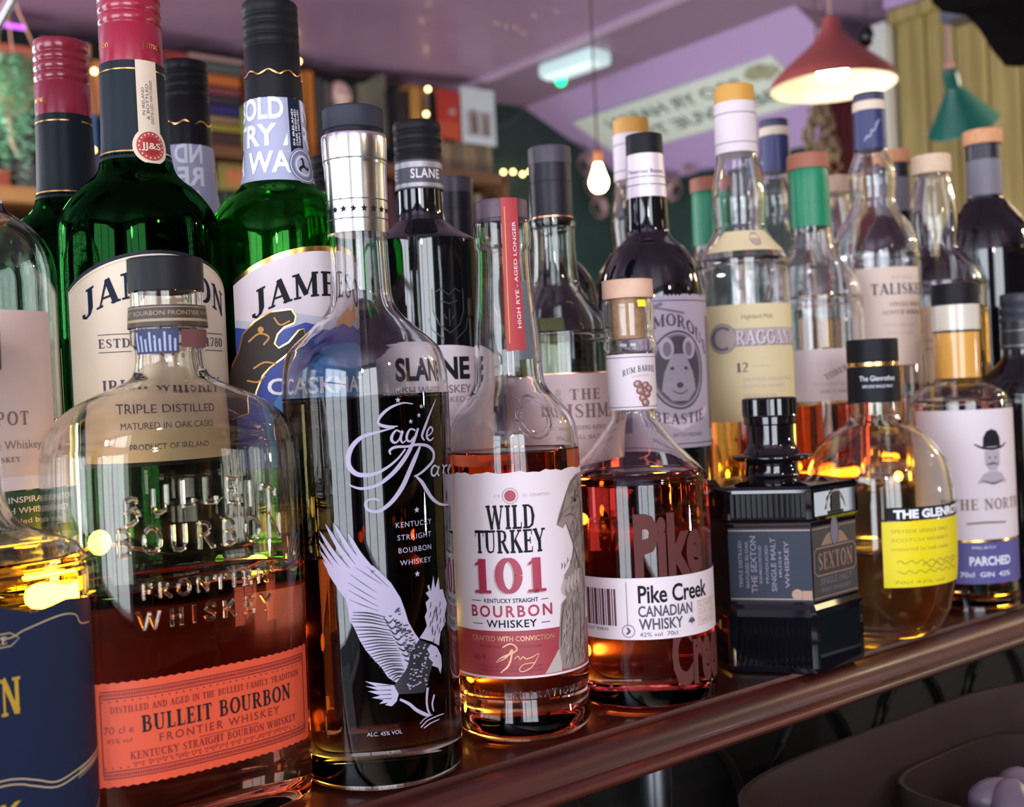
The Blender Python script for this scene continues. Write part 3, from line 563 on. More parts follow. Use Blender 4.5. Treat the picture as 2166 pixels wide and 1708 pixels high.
for P in ([(33,131,.4),(38,136,.9),(45,139,.6)], [(25,114.6,.5),(28,120,.9),(31,127,.6),(33,131,.4)], [(31,115,.4),(35,107,.9),(37,101,.8),(34,93,.5)], [(37,101,.6),(41,92,1.2),(40,84,.6)], [(44,132,.5),(48,124,1.4),(47,112,1),(49,100,.6)], [(24,50,.5),(25,62,1),(27,72,.5)], [(46,90,.6),(48,76,1.4),(46,60,1),(44,44,.6)], [(33,74,.4),(34,62,1),(32,50,.8),(33,40,.5)], [(40,74,.4),(41,60,1.1),(39,46,.7)], [(30,118,.4),(36,119,.9),(41,116,.5)], [(36,124,.4),(41,128,1),(45,127,.4)]):
    L.append((crib(P, 4), TKS, .6))
L.append((poly2d([(14, 37), (24, 37), (24.5, 50), (22.5, 49)]), mat('engraving_light'), .48))
for k in range(230):
    z = 39+98*rnd.random(); xl = 24+(z > 95)*12 if z < 110 else 33; x = xl+2+(52-xl)*rnd.random(); a = rnd.uniform(-1.2, .4)
    if 76 < z < 92 and x < 34: x += 8
    L.append((ribbon2d([(x-1.1, z-1.6*math.cos(a)-.8, .15), (x, z, .75), (x+.9*math.sin(a), z+1.8, .15)]), TKS if k % 3 else TKL, .58))
for k in range(5):
    L.append((crib([(28+3.2*k, 76+1.2*k, .4), (27+3.2*k, 80+k, 2.6), (29+3*k, 85+k, 1.6)], 4), TKL, .62))
L += [(circ2d(40.5, 126, 1.2), INK, .64), (crib([(25, 114.6, .5), (31, 121, 1.4), (36, 123, .6)], 4), TKB, .62), (crib([(33, 131, .8), (40, 133, 1.4), (46, 128, .8)], 4), TKB, .62), (crib([(38, 118, .8), (43, 113, 1.4), (40, 104, .8)], 4), TKB, .62)]
wrap('label', b.surf, L, b.root)
# raised dots and letters of the glass near the base and the moulded medallion on the shoulder
beads('moulded_lettering', b.surf, 'AMY  GENERATIONS', 4, 66, 4, 24.5, CLEAR, b.root, .35, .1)
bm = bmesh.new(); 
for R_, w_ in ((11.5, .9), (8.6, .5)):
    V, Fs = ring2d(16, 172, R_*.92, w_, R_); P = [b.surf.pos(x, z, .35) for x, z in V]
    pts = [(Vector(P[2*i])+Vector(P[2*i+1]))/2 for i in range(32)]; tube(bm, pts+[pts[0]], w_/1000*.7, 6)
mk('moulded_medallion', bm, CLEAR, b.root)

# --- squat bottle with the pale stopper and ruby spirit
O = [(0, 34), (.8, 38, 's'), (4, 41.5), (9, 42.8), (60, 42.9), (122, 42.8), (130, 42.2), (135, 40.2), (143, 32.6), (150, 26), (158, 19.8), (165, 15), (170, 13.4), (175, 13.6), (203, 13.8), (206, 14.6), (209, 16), (212, 15.9), (216, 14.7), (221, 15), (233, 15.2), (238, 14.6, 's')]
b = bottle('whisky_bottle', 'round shouldered bottle of ruby red whisky with a pale wooden stopper and white band label', (.4735, -.138, 0), 40, O, 238, level=133.5, liq=REDL, floor_=10, punt=7)
turned('stopper', [(238.4, 0, 's'), (238.4, 15, 's'), (240, 15.3), (248.2, 15.2), (249.6, 14.2), (249.8, 0, 's')], mat('pale_wood_stopper', (.72, .47, .34), .6, noise=(.62, .38, .26), scale=60), b.root)
turned('cork', [(214, 0, 's'), (214, 9.6, 's'), (238.4, 10, 's'), (238.4, 0, 's')], mat('cork', (.55, .33, .18), .8, noise=(.42, .23, .11), scale=300), b.root)
HILI = mat('highlighter_yellow_sticker', (.85, .85, .02), .5)
wrap('price_sticker', b.surf, [(rect2d(-13.8, 1.8, 232.6, 236.8), HILI, .4)], b.root)
NLB = [(172, 14.1), (204, 14.2)]
LL = [(rect2d(-44, 44, 172, 205), WHITEP, .5), (strip(-44, 44, 203, .4), INK2, .6), (strip(-44, 44, 173.6, .4), INK2, .6), (bend(mv(serif2d('RUM BARREL', 3.6, 22), -4, 194.5), 40), INK2, .6), (bend(mv(text2d('FINISHED', 1.4, 10), -4, 191.5), 40), TKL, .6)]
for px, pz in [(q[0]-3, q[1]) for q in ((-2, 183), (1.5, 186), (2.4, 181), (-.5, 178.6), (-3.4, 187), (4, 184), (1, 175.8))]: LL += [(circ2d(px, pz, 2.7, 2.4, n=14), TKB, .6), (ring2d(px, pz, 2.4, .4, 2.1, n=14), REDP, .65), (circ2d(px-.5, pz+.5, 1.1, n=8), TKL, .68)]
wrap('neck_label', Surf(NLB), LL, b.root)
FROST = mat('frosted_print', (.10, .030, .028), .6, spec=.15)
def big2d(t, h, w_): return text2d(t, h, w_, .045)
sp_ = lambda g, dx, dz: mv(g, dx, dz)
wrap('etched_name', b.surf, [(sp_(big2d('Pike', 33, 45), -10.5, 78.5), FROST, .3)], b.root); wrap('etched_name', b.surf, [(sp_(big2d('Creek', 33, 52), 12, 16), FROST, .3)], b.root)
TAN = mat('tan_box_ink', (.62, .44, .32), .6)
L = [(rect2d(-75, 55, 42.2, 77.2), WHITEP, .4), (mv(text2d('Pike Creek', 9.6, 46, .018, .97), -9, 63.2), INK, .6), (mv(text2d('CANADIAN', 6, 33, .022), -15.8, 55.3), INK2, .6), (mv(text2d('WHISKY', 6, 26, .022), -19.2, 48.0), INK2, .6),
     (mv(text2d('42% vol  70cl', 2.4, 22), -21, 44.0), INK2, .6), (strip(-38.6, -38.2, 62, 26), TAN, .6), (rect2d(-38.7, -38.3, 50, 75), INK2, .6), (ring2d(-38.2, 47.2, 3.5, .4), INK2, .6), (crib([(-39.4, 45.4, .9), (-37.6, 47, 1.4), (-38.8, 49.3, .9)], 3), INK2, .6),
     (poly2d([(-2.6, 50), (-1.2, 52.4), (-.4, 51.8), (0, 53.6), (.4, 51.8), (1.2, 52.4), (2.6, 50), (.4, 49.4), (0, 48.2), (-.4, 49.4)]), INK2, .6)]
for i in range(3): L.append((ribbon2d([(5, 60.6-4.6*i, .5), (26, 60.6-4.6*i, .5)]), TAN, .6)); L.append((mv(text2d(['BLENDED', 'RUM CASK', 'FINISHED'][i], 2.9, 17), 15, 57.0-4.6*i), TAN, .6))
L.append((ribbon2d([(5, 47, .5), (26, 47, .5), (26, 61, .5), (5, 61, .5)], True), TAN, .6))
x = -66
for i in range(14):
    w_ = [.5, 1.2, .6, 1.8, .5, .9, 1.6, .5, .7, 1.3, .5, 1.9, .6, 1.1][i]; L.append((rect2d(x-3, x-3+w_*1.1, 50, 71), mat('barcode_ink', (.10, .03, .05), .6), .6)); x += w_*1.1+.7
L.append((mv(text2d('5 010327 700045', 1.8, 20), -60, 47), INK2, .6))
wrap('label', b.surf, L, b.root)

# --- wide oval bottle with raised lettering and orange label
O = [(0, 40, .58, 2.7), (.8, 47, .58, 2.7, 's'), (4, 53, .58, 2.7), (10, 56, .58, 2.7), (80, 57, .58, 2.7), (156, 57.4, .58, 2.7), (170, 56, .58, 2.6), (178, 53, .6, 2.5), (186, 45, .64, 2.3), (192, 34, .74, 2.1), (196, 24, .88, 2), (199, 18, 1, 2), (203, 15.6, 1, 2), (210, 14.8, 1, 2), (213, 15.4, 1, 2), (214, 16.6, 1, 2, 's'), (221, 16.8, 1, 2, 's'), (222, 15.6, 1, 2), (232, 15.8, 1, 2), (237.5, 15.8, 1, 2), (239, 15, 1, 2, 's')]
b = bottle('bourbon_bottle', 'wide flat clear bottle with raised letters, an orange label and a short black cap', (.192, -.130, 0), 21, O, 239, gm=AMBERG, level=109, liq=BULL, floor_=11, wall=3.2, seg=96)
plug(b.root, 238.4, 252.5, 16.6, BLK, 'cap', 1)
BRN = mat('dark_brown_band', (.035, .022, .018), .5); TGL = mat('tan_gold_line', (.35, .25, .13), .5)
sf = Surf([(205, 15.2), (214, 16.9), (221, 17.1), (231, 16.4)])
wrap('neck_band', sf, [(rect2d(-52, 52, 221.5, 231), BRN, .5), (strip(-52, 52, 230, .4), TGL, .6), (strip(-52, 52, 224.3, 1.2), TGL, .6), (mv(text2d('BULLEIT BOURBON FRONTIER WHISKEY', 2, 60), -6, 226.4), TGL, .6)], b.root)
LB = mat('duty_stamp_blue', (.02, .03, .085), .6)
L = [(rect2d(-22, -2, 209.5, 220.5), LB, .9), (rect2d(-1, 14, 212, 220), mat('strip_plum', (.14, .045, .05), .5), .7)]
L += [(rect2d(-21+2.1*i, -20+2.1*i, 210.5, 219-1.5*(i % 3)), mat('stamp_pale', (.3, .35, .5), .6), 1.0) for i in range(9)]
wrap('duty_stamp', sf, L, b.root)
for t, h_, w_, z_, rr, fn in (('BULLEIT', 11.5, 70, 143.5, .9, lambda a, c: (a, c-a*a/150)), ('BOURBON', 11.5, 76, 124.5, .9, None), ('FRONTIER', 6.4, 58, 106, .7, None), ('WHISKEY', 7.4, 62, 93.5, .75, None)):
    beads('raised_lettering', b.surf, t, h_, w_, -1, z_, glass('raised_glass', (.99, .98, .94), 1.52), b.root, rr*1.15, .55, fn)
ORG = mat('orange_paper', (.66, .075, .025), .55); MAR = mat('maroon_ink', (.20, .012, .015), .55)
N = 54; W_ = 104; P = [(-W_/2+W_*i/N, 30.2-(.5 if i % 2 else -.1)) for i in range(N+1)]+[(W_/2-W_*i/N, 72.8+(.5 if i % 2 else -.1)) for i in range(N+1)]
L = [(poly2d(P), ORG, .3)]
for z in (69.5, 66.6, 36.4, 33.5): L.append((strip(-48, 48, z, .55), MAR, .45))
for i in range(96):
    x = -47.5+i; L += [(poly2d([(x, 67.4), (x+.6, 67.4), (x+.9, 68.8), (x+.3, 68.8)]), MAR, .45), (poly2d([(x, 34.2), (x+.6, 34.2), (x+.9, 35.6), (x+.3, 35.6)]), MAR, .45)]
    if i % 3 == 0: L += [(circ2d(x+.5, 65.3, .42, n=6), MAR, .45), (circ2d(x+.5, 37.8, .42, n=6), MAR, .45)]
for x in (-47.8, 47.8): L.append((strip(x-.3, x+.3, 51.5, 34), MAR, .45))
L += [(mv(serif2d('DISTILLED AND AGED IN THE BULLEIT FAMILY TRADITION', 2.8, 88), 0, 60.4), MAR, .45), (mv(serif2d('BULLEIT BOURBON', 7.0, 70), 3, 51.2), INK, .5), (mv(text2d('FRONTIER WHISKEY', 3.4, 56, .01, 1.3), 3, 46.2), MAR, .45), (strip(-8, 20, 44.6, .35), MAR, .45),
      (mv(serif2d('KENTUCKY STRAIGHT BOURBON WHISKEY', 3.2, 78), 2, 40.6), MAR, .45), (mv(text2d("our family's high-rye method and over generations", 1.6, 72), 0, 38.4), MAR, .45), (mv(text2d('70 cl e', 3, 12), -41, 52), MAR, .45), (mv(text2d('45% vol', 2, 10), -41, 48), MAR, .45)]
wrap('label', b.surf, L, b.root)


# --- green-and-cream labelled bottle cut by the photograph's left edge
O = [(0, 30), (1, 36, 's'), (4, 38.6), (10, 39.2), (100, 39.3), (150, 39.2), (162, 38.6), (172, 35.6), (180, 29.5), (187, 20), (193, 16.4), (205, 15), (250, 14.6), (290, 14.4)]
b = bottle('whiskey_bottle', 'clear round bottle with a cream label above a dark green one, left edge', (.125, -.057, STEP), 8, O, 290, gm=GREYG, level=88, liq=PALE)
screwcap(b.root, 270, 306, 15.6, mat('green_plastic', (.02, .12, .05), .4), [285, 292])
CRP = mat('rose_cream_paper', (.66, .50, .44), .6); GRP = mat('bottle_green_paper', (.012, .06, .035), .5)
L = [(rect2d(-42, 34, 64, 138.5), CRP, .3), (rect2d(-42, 34, 58, 64), WHITEP, .3), (rect2d(-42, 42, 34, 57.4), GRP, .35), (mv(serif2d('GREEN SPOT', 6.2, 50, .12), -7, 87), BROWNINK, .45), (mv(text2d('Single Pot Still Irish Whiskey', 3.8, 58), -5, 76.4), BROWNINK, .45), (mv(serif2d('IRISH WHISKEY', 2.4, 26), 0, 70.6), BROWNINK, .45),
     (mv(text2d('DISCOVERIES THE INSPIRATION', 2.6, 66, .01), 1, 52.4), WHITEP, .45), (mv(text2d('BEHIND THIS IRISH WHISKEY', 2.6, 58, .01), 1, 47.6), WHITEP, .45), (mv(text2d('distilled and bottled by', 2.3, 44), 1, 43), WHITEP, .45), (mv(serif2d('S & SON', 4.2, 26), 6, 36.4), mat('dull_gold_print', (.30, .26, .06), .5), .45)]
wrap('label', b.surf, L, b.root)

# --- navy label bottle, lower left corner
O = [(0, 34, 1, 3), (1, 38, 1, 3, 's'), (5, 41, 1, 3.2), (12, 41.6, 1, 3.2), (110, 41.8, 1, 3.2), (122, 41.8, 1, 3.2), (124, 40.6, 1, 3.2), (126, 41.4, 1, 3.2), (129, 41.2, 1, 3), (133, 38.5, 1, 2.8), (137, 29, 1, 2.4), (142, 21, 1, 2), (150, 16.5, 1, 2), (165, 15, 1, 2), (210, 14.5, 1, 2)]
b = bottle('whisky_bottle', 'square shouldered bottle of golden whisky with a navy label, bottom left corner', (.103, -.130, 0), 21, O, 210, level=127, liq=GOLDL, floor_=10, seg=96)
plug(b.root, 205, 224, 17, BLK, 'cap')
NV = mat('navy_paper', (.007, .014, .045), .55, spec=.25); GL2 = mat('pale_gold_line', (.62, .50, .30), .4, .4)
L = [(poly2d([(-56, 8), (42, 8), (42, 106), (38, 110), (22, 112), (8, 109), (-4, 113), (-20, 109), (-40, 112), (-56, 108)]), NV, .35),
     (crib([(-50, 104, .5), (-24, 104, .5), (-12, 103, .5), (-2, 101, .5), (4, 103, .5), (18, 106, .5), (26, 105, .5), (29, 101, .5), (36, 100, .5)], 4), GL2, .5), (ribbon2d([(-16, 98, .4), (-1, 98, .4), (2, 100.5, .4), (-1, 103, .4), (-16, 103, .4)]), GL2, .5),
     (mv(serif2d('RARE', 3, 11), -8, 99), GL2, .5), (mv(serif2d('NAVIGATION', 14, 70), -33.5, 72), mat('bright_gold_print', (.75, .48, .06), .35, .5), .5),
     (crib([(-50, 48, .6), (-20, 48, .6), (-4, 48, .6), (6, 45, .6), (14, 42, .6), (24, 44, .6), (40, 48, .6)], 4), GL2, .5), (crib([(-50, 46, .6), (-20, 46, .6), (-4, 46, .6), (5, 43, .6), (14, 40, .6), (24, 42, .6), (40, 46, .6)], 4), GL2, .5),
     (mv(text2d('OAK', 7, 30, .02), -14, 32), mat('bright_gold_print'), .5), (mv(text2d('AND', 4, 16), -6, 24), GL2, .5), (mv(text2d('MATURED', 3, 24), -8, 16), GL2, .5)]
for k in range(18): L.append((ribbon2d([(24+k, 40+.3*k, .3), (25+k, 44+.3*k, .3)]), GL2, .5)); L.append((ribbon2d([(22+k, 14+k*.9, .3), (25+k, 15+k*.8, .3)]), GL2, .5))
wrap('label', b.surf, L, b.root)

# --- black glass bottle with moulded shield (Irish)
O = [(0, 30), (1, 34, 's'), (4, 37.6), (12, 38), (110, 38), (178, 38), (183, 37.4, 's'), (187, 32), (193, 22), (198.5, 15, 's'), (205, 14), (230, 13.8), (236, 13.6)]
b = bottle('whiskey_bottle', 'opaque black glass bottle with a moulded shield and arched cream label', (.3845, -.052, STEP), 10, O, 236, gm=DARKG, solid=True)
screwcap(b.root, 234.4, 259, 14.7, BLK, [240, 246, 252])
PW = mat('pewter_print', (.36, .33, .36), .45, .5)
ns = Surf([(198, 14.6), (236, 14.2)])
wrap('neck_label', ns, [(rect2d(-46, 46, 217, 234.4), mat('charcoal_paper', (.05, .055, .07), .5), .4), (strip(-46, 46, 231.4, 3.4), PW, .5), (strip(-46, 46, 219.2, 2.4), PW, .5), (mv(text2d('SLANE', 5.4, 19, .02, 1.1), 2, 223.2), WHITEP, .5), (mv(text2d('SLANE', 5.4, 19, .02, 1.1), -28, 223.2), WHITEP, .5)], b.root)
L = [(ribbon2d([(-2, 154, .8), (-2, 141, .8), (1, 133, .8), (7.5, 128, .8), (14, 133, .8), (17, 141, .8), (17, 154, .8)], False), mat('moulded_black_edge', (.05, .05, .055), .2), .5)]
for P in ([(0, 152), (3, 154), (7.5, 150), (12, 154), (15, 152)], [(2, 147), (7.5, 145), (13, 147)], [(7.5, 142), (7.5, 132)], [(4, 139), (6, 136)], [(11, 139), (9, 136)], [(-5, 137), (-3, 130), (4, 124)], [(20, 137), (18, 130), (11, 124)]):
    L.append((ribbon2d([(x, z, .7) for x, z in P]), mat('moulded_black_edge'), .5))
wrap('moulded_shield', b.surf, L, b.root)
L = [(archlabel(-40, 46, 40, 121, 7), WHITEP, .4), (mv(text2d('SLANE', 12, 44, .04), -2.5, 101.5), INK, .55), (mv(text2d('IRISH WHISKEY', 4.6, 46, .015), -3, 93), BROWNINK, .55), (mv(text2d('TRIPLE CASKED', 3.2, 36), -3, 87.6), BROWNINK, .55), (mv(text2d('BLEND', 3, 14), -3, 80), BROWNINK, .55)]
wrap('label', b.surf, L, b.root)

# --- clear bottle with dark capsule and pink-cream label
O = [(0, 30), (1, 36, 's'), (4, 39), (12, 39.7), (118, 39.7), (128, 38.8), (136, 35), (145, 28), (152.5, 21.8), (158, 18.2), (164, 15.9), (182, 14.6), (198, 14.7), (201, 15.6), (205.5, 15.6, 's'), (206, 13.4, 's'), (236, 13.2)]
b = bottle('whiskey_bottle', 'clear bottle with a tall dark plum capsule and pink-cream label in the rear row', (.4895, -.053, STEP), 10, O, 236, gm=GREYG, level=60, liq=AMB)
sleeve(b.root, [(205.8, 14.0), (206.6, 13.9), (241, 13.9), (241.6, 13.6)], mat('plum_black_foil', (.012, .009, .018), .4, spec=.3), 'capsule')
wrap('capsule_ring', Surf([(200, 14), (250, 14)]), [(strip(-45, 45, 230, .6), BLK, .3)], b.root); wrap('capsule_ring', Surf([(200, 14), (250, 14)]), [(strip(-45, 45, 206.6, 1), mat('copper_foil', (.7, .33, .2), .3, 1), .4)], b.root)
turned('ring', [(241.4, 0, 's'), (241.4, 14, 's'), (242.4, 14, 's'), (242.4, 0, 's')], SILVER, b.root); plug(b.root, 242.4, 254, 14.5, mat('plum_plastic', (.05, .04, .06), .5), 'cap')
PNK = mat('pink_cream_paper', (.66, .50, .52), .6)
L = [(rect2d(-52, 52, 46, 102), PNK, .3), (strip(-52, 52, 102.2, .8), mat('copper_foil'), .35), (mv(serif2d('THE', 7, 22, .1), 9.5, 85), BROWNINK, .45), (mv(serif2d('IRISHMAN', 9, 62), 14, 73.4), BROWNINK, .45), (mv(text2d('FOUNDERS RESERVE', 2.6, 36), 10, 66), BROWNINK, .45), (mv(text2d('SMALL BATCH', 2.6, 30), 10, 60), BROWNINK, .45), (circ2d(-8.5, 90, 2.1, 2.6), TKL, .45), (poly2d([(-12, 80), (-5, 80), (-6.4, 87), (-10.6, 87)]), TKL, .45)]
wrap('label', b.surf, L, b.root)
wrap('back_label', b.surf, [(rect2d(112, 138, 104, 142), mat('yellow_green_paper'), .3)], b.root)

# --- dark bottle with the mouse portrait
O = [(0, 30), (1, 35, 's'), (4, 38), (12, 38.6), (131, 38.6), (150, 38.3), (164, 36.8), (178, 33), (189.5, 26), (195, 20), (199.7, 16.2), (206, 15.2), (226, 14.6), (250, 13.6)]
b = bottle('whisky_bottle', 'near-black bottle with a silver neck wrap and lilac-grey label of a mouse portrait', (.5805, -.052, STEP), 17, O, 250, gm=DARKG, solid=True)
NW = mat('pearl_neck_paper', (.80, .70, .76), .35, .2)
sleeve(b.root, [(226.4, 14.5), (257.4, 13.2)], NW)
wrap('neck_print', Surf([(226.4, 14.9), (257.4, 13.6)]), [(strip(-40, 40, 240.6, .5), INK2, .3), (strip(-40, 40, 235, .5), INK2, .3), (mv(text2d('Timorous Beastie', 3, 30), -4, 243), INK2, .3)], b.root)
plug(b.root, 257.4, 272, 13.2, BLK, 'stopper', 1.2)
LG = mat('lilac_grey_paper', (.40, .34, .42), .6); DG = mat('dark_plum_ink', (.05, .035, .06), .6); MG = mat('mid_plum_ink', (.17, .13, .18), .6)
P = [(-46, 48), (46, 48)]+[(46-92*i/60, 153.4+(1 if i % 2 else -.4)) for i in range(61)]
c0 = 6
L = [(poly2d(P), LG, .3), (strip(-46, 46, 150, .7), DG, .45), (strip(-46, 46, 51, .7), DG, .45), (bend(mv(serif2d('TIMOROUS', 8.4, 56, .04), c0, 132.5), 26), DG, .5), (circ2d(c0, 102, 19, 25, 36), MG, .42), (ring2d(c0, 102, 20.6, 1.4, 26.6, 40), DG, .5),
     (circ2d(c0, 102, 17.6, 23.4, 36), DG, .47), (circ2d(c0-8.6, 117, 5.2, 7.6, 20), LG, .52), (circ2d(c0+8.6, 117, 5.2, 7.6, 20), LG, .52), (circ2d(c0-8.2, 116.4, 3, 5.2, 16), MG, .56), (circ2d(c0+8.2, 116.4, 3, 5.2, 16), MG, .56),
     (poly2d([(c0-5, 113), (c0+5, 113), (c0+11, 100), (c0+13, 88), (c0+6, 80.5), (c0-6, 80.5), (c0-13, 88), (c0-11, 100)]), mat('mouse_grey_ink', (.30, .26, .32), .6), .58), (circ2d(c0-5.2, 103, 1.5, 1.3, 10), DG, .62), (circ2d(c0+5.2, 103, 1.5, 1.3, 10), DG, .62), (circ2d(c0, 91.5, 2.6, 2, 12), DG, .62),
     (crib([(c0-6, 88, .5), (c0, 85.5, .9), (c0+6, 88, .5)], 4), DG, .62), (poly2d([(c0-26, 77), (c0-22, 70), (c0, 60), (c0+22, 70), (c0+26, 77), (c0+16, 72), (c0, 67), (c0-16, 72)]), mat('banner_paper', (.60, .50, .58), .6), .55),
     (mv((lambda g: ([(x, z+x*x/130) for x, z in g[0]], g[1]))(serif2d('BEASTIE', 7.4, 40, .05)), c0, 64.5), DG, .62), (ribbon2d([(c0-34, 140, 2.4), (c0-10, 148, 2.4)]), MG, .45), (ribbon2d([(c0-30, 148, 1.6), (c0+6, 141, 1.6)]), MG, .46), (mv(text2d('SMALL BATCH RELEASE', 2.4, 34), c0, 56), DG, .5)]
for k in range(40):
    a = rnd.uniform(0, 2*PI); r1 = rnd.uniform(.25, .95); x = c0+12*r1*math.cos(a); z = 97+13*r1*math.sin(a)
    L.append((ribbon2d([(x, z, .15), (x+1.2*math.cos(a), z+1.8*math.sin(a), .4)]), MG, .6))
for k in range(6):
    sgn = -1 if k % 2 else 1; L.append((ribbon2d([(c0+sgn*3, 91+k*.4, .25), (c0+sgn*13, 93-2*k*.8+2, .15)]), LG, .64))
for sx_ in (-34, 40): L.append((poly2d([(sx_-5, 60), (sx_+5, 60), (sx_+4, 140), (sx_-4, 140)]), MG, .42))
wrap('label', b.surf, L, b.root)

# --- Speyside style bottle, cream label, ochre stopper
def pot_neck(O): return O
O = [(0, 28), (1, 33, 's'), (4, 35.6), (12, 36), (170, 36), (178.7, 35.6), (189.7, 32.4), (200, 25), (208, 20.4), (212, 19.2), (219, 19.8), (230, 20.6), (241, 19.8), (255, 17.6), (267, 15.6), (300, 14.8), (306, 14.6)]
b = bottle('whisky_bottle', 'clear bottle with an ochre stopper, white neck wrap, bulged neck and pale yellow label', (.679, -.054, STEP), 8, O, 306, level=67, liq=GOLDL)
sleeve(b.root, [(267.3, 15.9), (306.1, 15.6)], WHITEP)
wrap('neck_line', Surf([(266, 16.3), (307, 16)]), [(strip(-50, 50, 297, .5), INK2, .25)], b.root); wrap('neck_line', Surf([(266, 16.3), (307, 16)]), [(strip(-50, 50, 274.5, .5), INK2, .25)], b.root)
plug(b.root, 306.4, 320, 15.2, mat('ochre_stopper', (.62, .31, .05), .5), 'stopper', 2.2)
YEL = mat('pale_yellow_paper', (.74, .62, .36), .6); YEL2 = mat('yellow_paper_side', (.74, .64, .28), .6)
wrap('collar_label', b.surf, [(poly2d([(-38, 190), (46, 190), (30, 206), (-26, 206)]), YEL, .3), (circ2d(10, 199, 5.4), TKL, .4), (ring2d(10, 199, 5.4, .5), BROWNINK, .45)], b.root)
GP = mat('slate_purple_ink', (.14, .12, .17), .6)
L = [(rect2d(-36, 42, 62, 149.6), YEL, .3), (rect2d(33, 42, 62, 149.6), YEL2, .32), (rect2d(-24, 42, 118, 131.5), TKL, .35), (circ2d(-22, 124.5, 11, n=32), TKL, .36), (ribbon2d([(-22+8.2*math.cos(math.radians(a)), 124.5+8.2*math.sin(math.radians(a)), 3.4-1.6*abs(math.sin(math.radians(a)))) for a in range(48, 318, 15)]), GP, .5), (ring2d(-22, 124.5, 11, .6), GP, .5),
     (mv(serif2d('RAGGANMORE', 10.4, 76, .02), 26, 119.4), WHITEP, .56), (mv(serif2d('RAGGANMORE', 10.4, 76, .02), 26.9, 118.6), GP, .5), (mv(text2d('Highland Malt', 3.2, 24), 5, 138.5), BROWNINK, .45), (mv(serif2d('12', 7, 9), -8, 99), INK2, .45),
     (strip(-1, 12, 103, .4), TKL, .45), (mv(text2d('SPEYSIDE SINGLE MALT', 2.4, 44), 14, 92), TKL, .45), (mv(text2d('SCOTCH WHISKY', 2.4, 34), 9, 87), TKL, .45), (mv(text2d('MATURED IN OAK', 2, 26), 5, 80), TKL, .45), (circ2d(-5, 68, 2.6), TKL, .45)]
wrap('label', b.surf, L, b.root)

# --- green sleeve bottle
O = [(0, 30), (1, 35, 's'), (4, 38.4), (12, 39.1), (145, 39.1), (156, 38.6), (168, 36.4), (180, 30.6), (190, 22.6), (197, 18.6), (206, 17.2), (216, 16.4), (262, 15.6)]
b = bottle('whisky_bottle', 'clear bottle with a bright green neck sleeve, brown stopper and small pink-white label', (.771, -.051, STEP), 10, O, 262, level=70, liq=AMBD)
GRN = mat('emerald_sleeve', (.0, .22, .10), .4)
sleeve(b.root, [(216.1, 16.5), (240, 16.2), (262.3, 15.7), (263.4, 14)], GRN)
wrap('sleeve_crease', Surf([(216, 16.9), (263, 16.1)]), [(strip(-50, 50, 235.4, .4), mat('emerald_dark', (.0, .13, .06), .4), .2)], b.root)
plug(b.root, 264, 276.5, 17, mat('terracotta_stopper', (.36, .12, .07), .55), 'stopper', 2)
L = [(rect2d(-27, 62, 73.5, 115), mat('pink_white_paper', (.72, .60, .60), .6), .3), (mv(serif2d('TOBERMORY', 4.6, 40), 18, 98, 24), BROWNINK, .45), (mv(text2d('SINGLE MALT SCOTCH', 2.2, 36), 8, 86), TKL, .45), (mv(text2d('AGED 12 YEARS', 2.2, 22), 6, 80), BROWNINK, .45)]
wrap('label', b.surf, L, b.root)

# --- navy sleeve bottle
O = [(0, 28), (1, 34, 's'), (4, 37), (12, 37.8), (180, 37.9), (192, 37.8), (207, 36.4), (223, 29.6), (233, 23), (241, 19.6), (247.6, 18.8), (256, 19.6), (264, 20), (272, 19.4), (279, 17), (285, 14.8), (292, 13.8), (324, 13.2)]
b = bottle('whisky_bottle', 'tall clear bottle with a navy neck sleeve, cream ring and pale label reading in grey', (.864, -.049, STEP), 8, O, 324, level=30, liq=GOLDL)
NVS = mat('navy_sleeve', (.018, .025, .12), .4)
sleeve(b.root, [(289.6, 14.0), (323, 13.7)], NVS); sleeve(b.root, [(323.4, 13.9), (331.4, 13.5)], CREAM, 'cream_ring')
wrap('sleeve_script', Surf([(289, 14.3), (324, 14)]), [(crib([(-7, 296, 1.2), (-4, 300, 2), (-2, 299, 1), (0, 305, 2), (2, 304, 1), (4, 310, 2), (7, 314, 1)], 3), mat('stamp_pale'), .3)], b.root)
plug(b.root, 331.6, 339, 13.2, mat('navy_plastic', (.03, .03, .08), .5), 'stopper', 1.2)
CR2 = mat('warm_cream_paper', (.70, .55, .46), .6)
L = [(rect2d(-23, 36, 100, 183.4), CR2, .3), (mv(serif2d('TALISKER', 9.4, 55, .04), 17, 160), INK2, .45), (mv(text2d('FROM THE ISLE', 2.6, 20), 17, 173), TKL, .45), (mv(serif2d('SINGLE MALT', 3.6, 32), 20, 150), BROWNINK, .45), (mv(serif2d('SCOTCH WHISKY', 3.6, 40), 18, 143), BROWNINK, .45), (mv(text2d('THE ONLY SINGLE MALT', 2, 30), 14, 133), TKL, .45), (mv(text2d('AGED 10 YEARS', 2.2, 24), 14, 126), TKL, .45)]
wrap('label', b.surf, L, b.root)

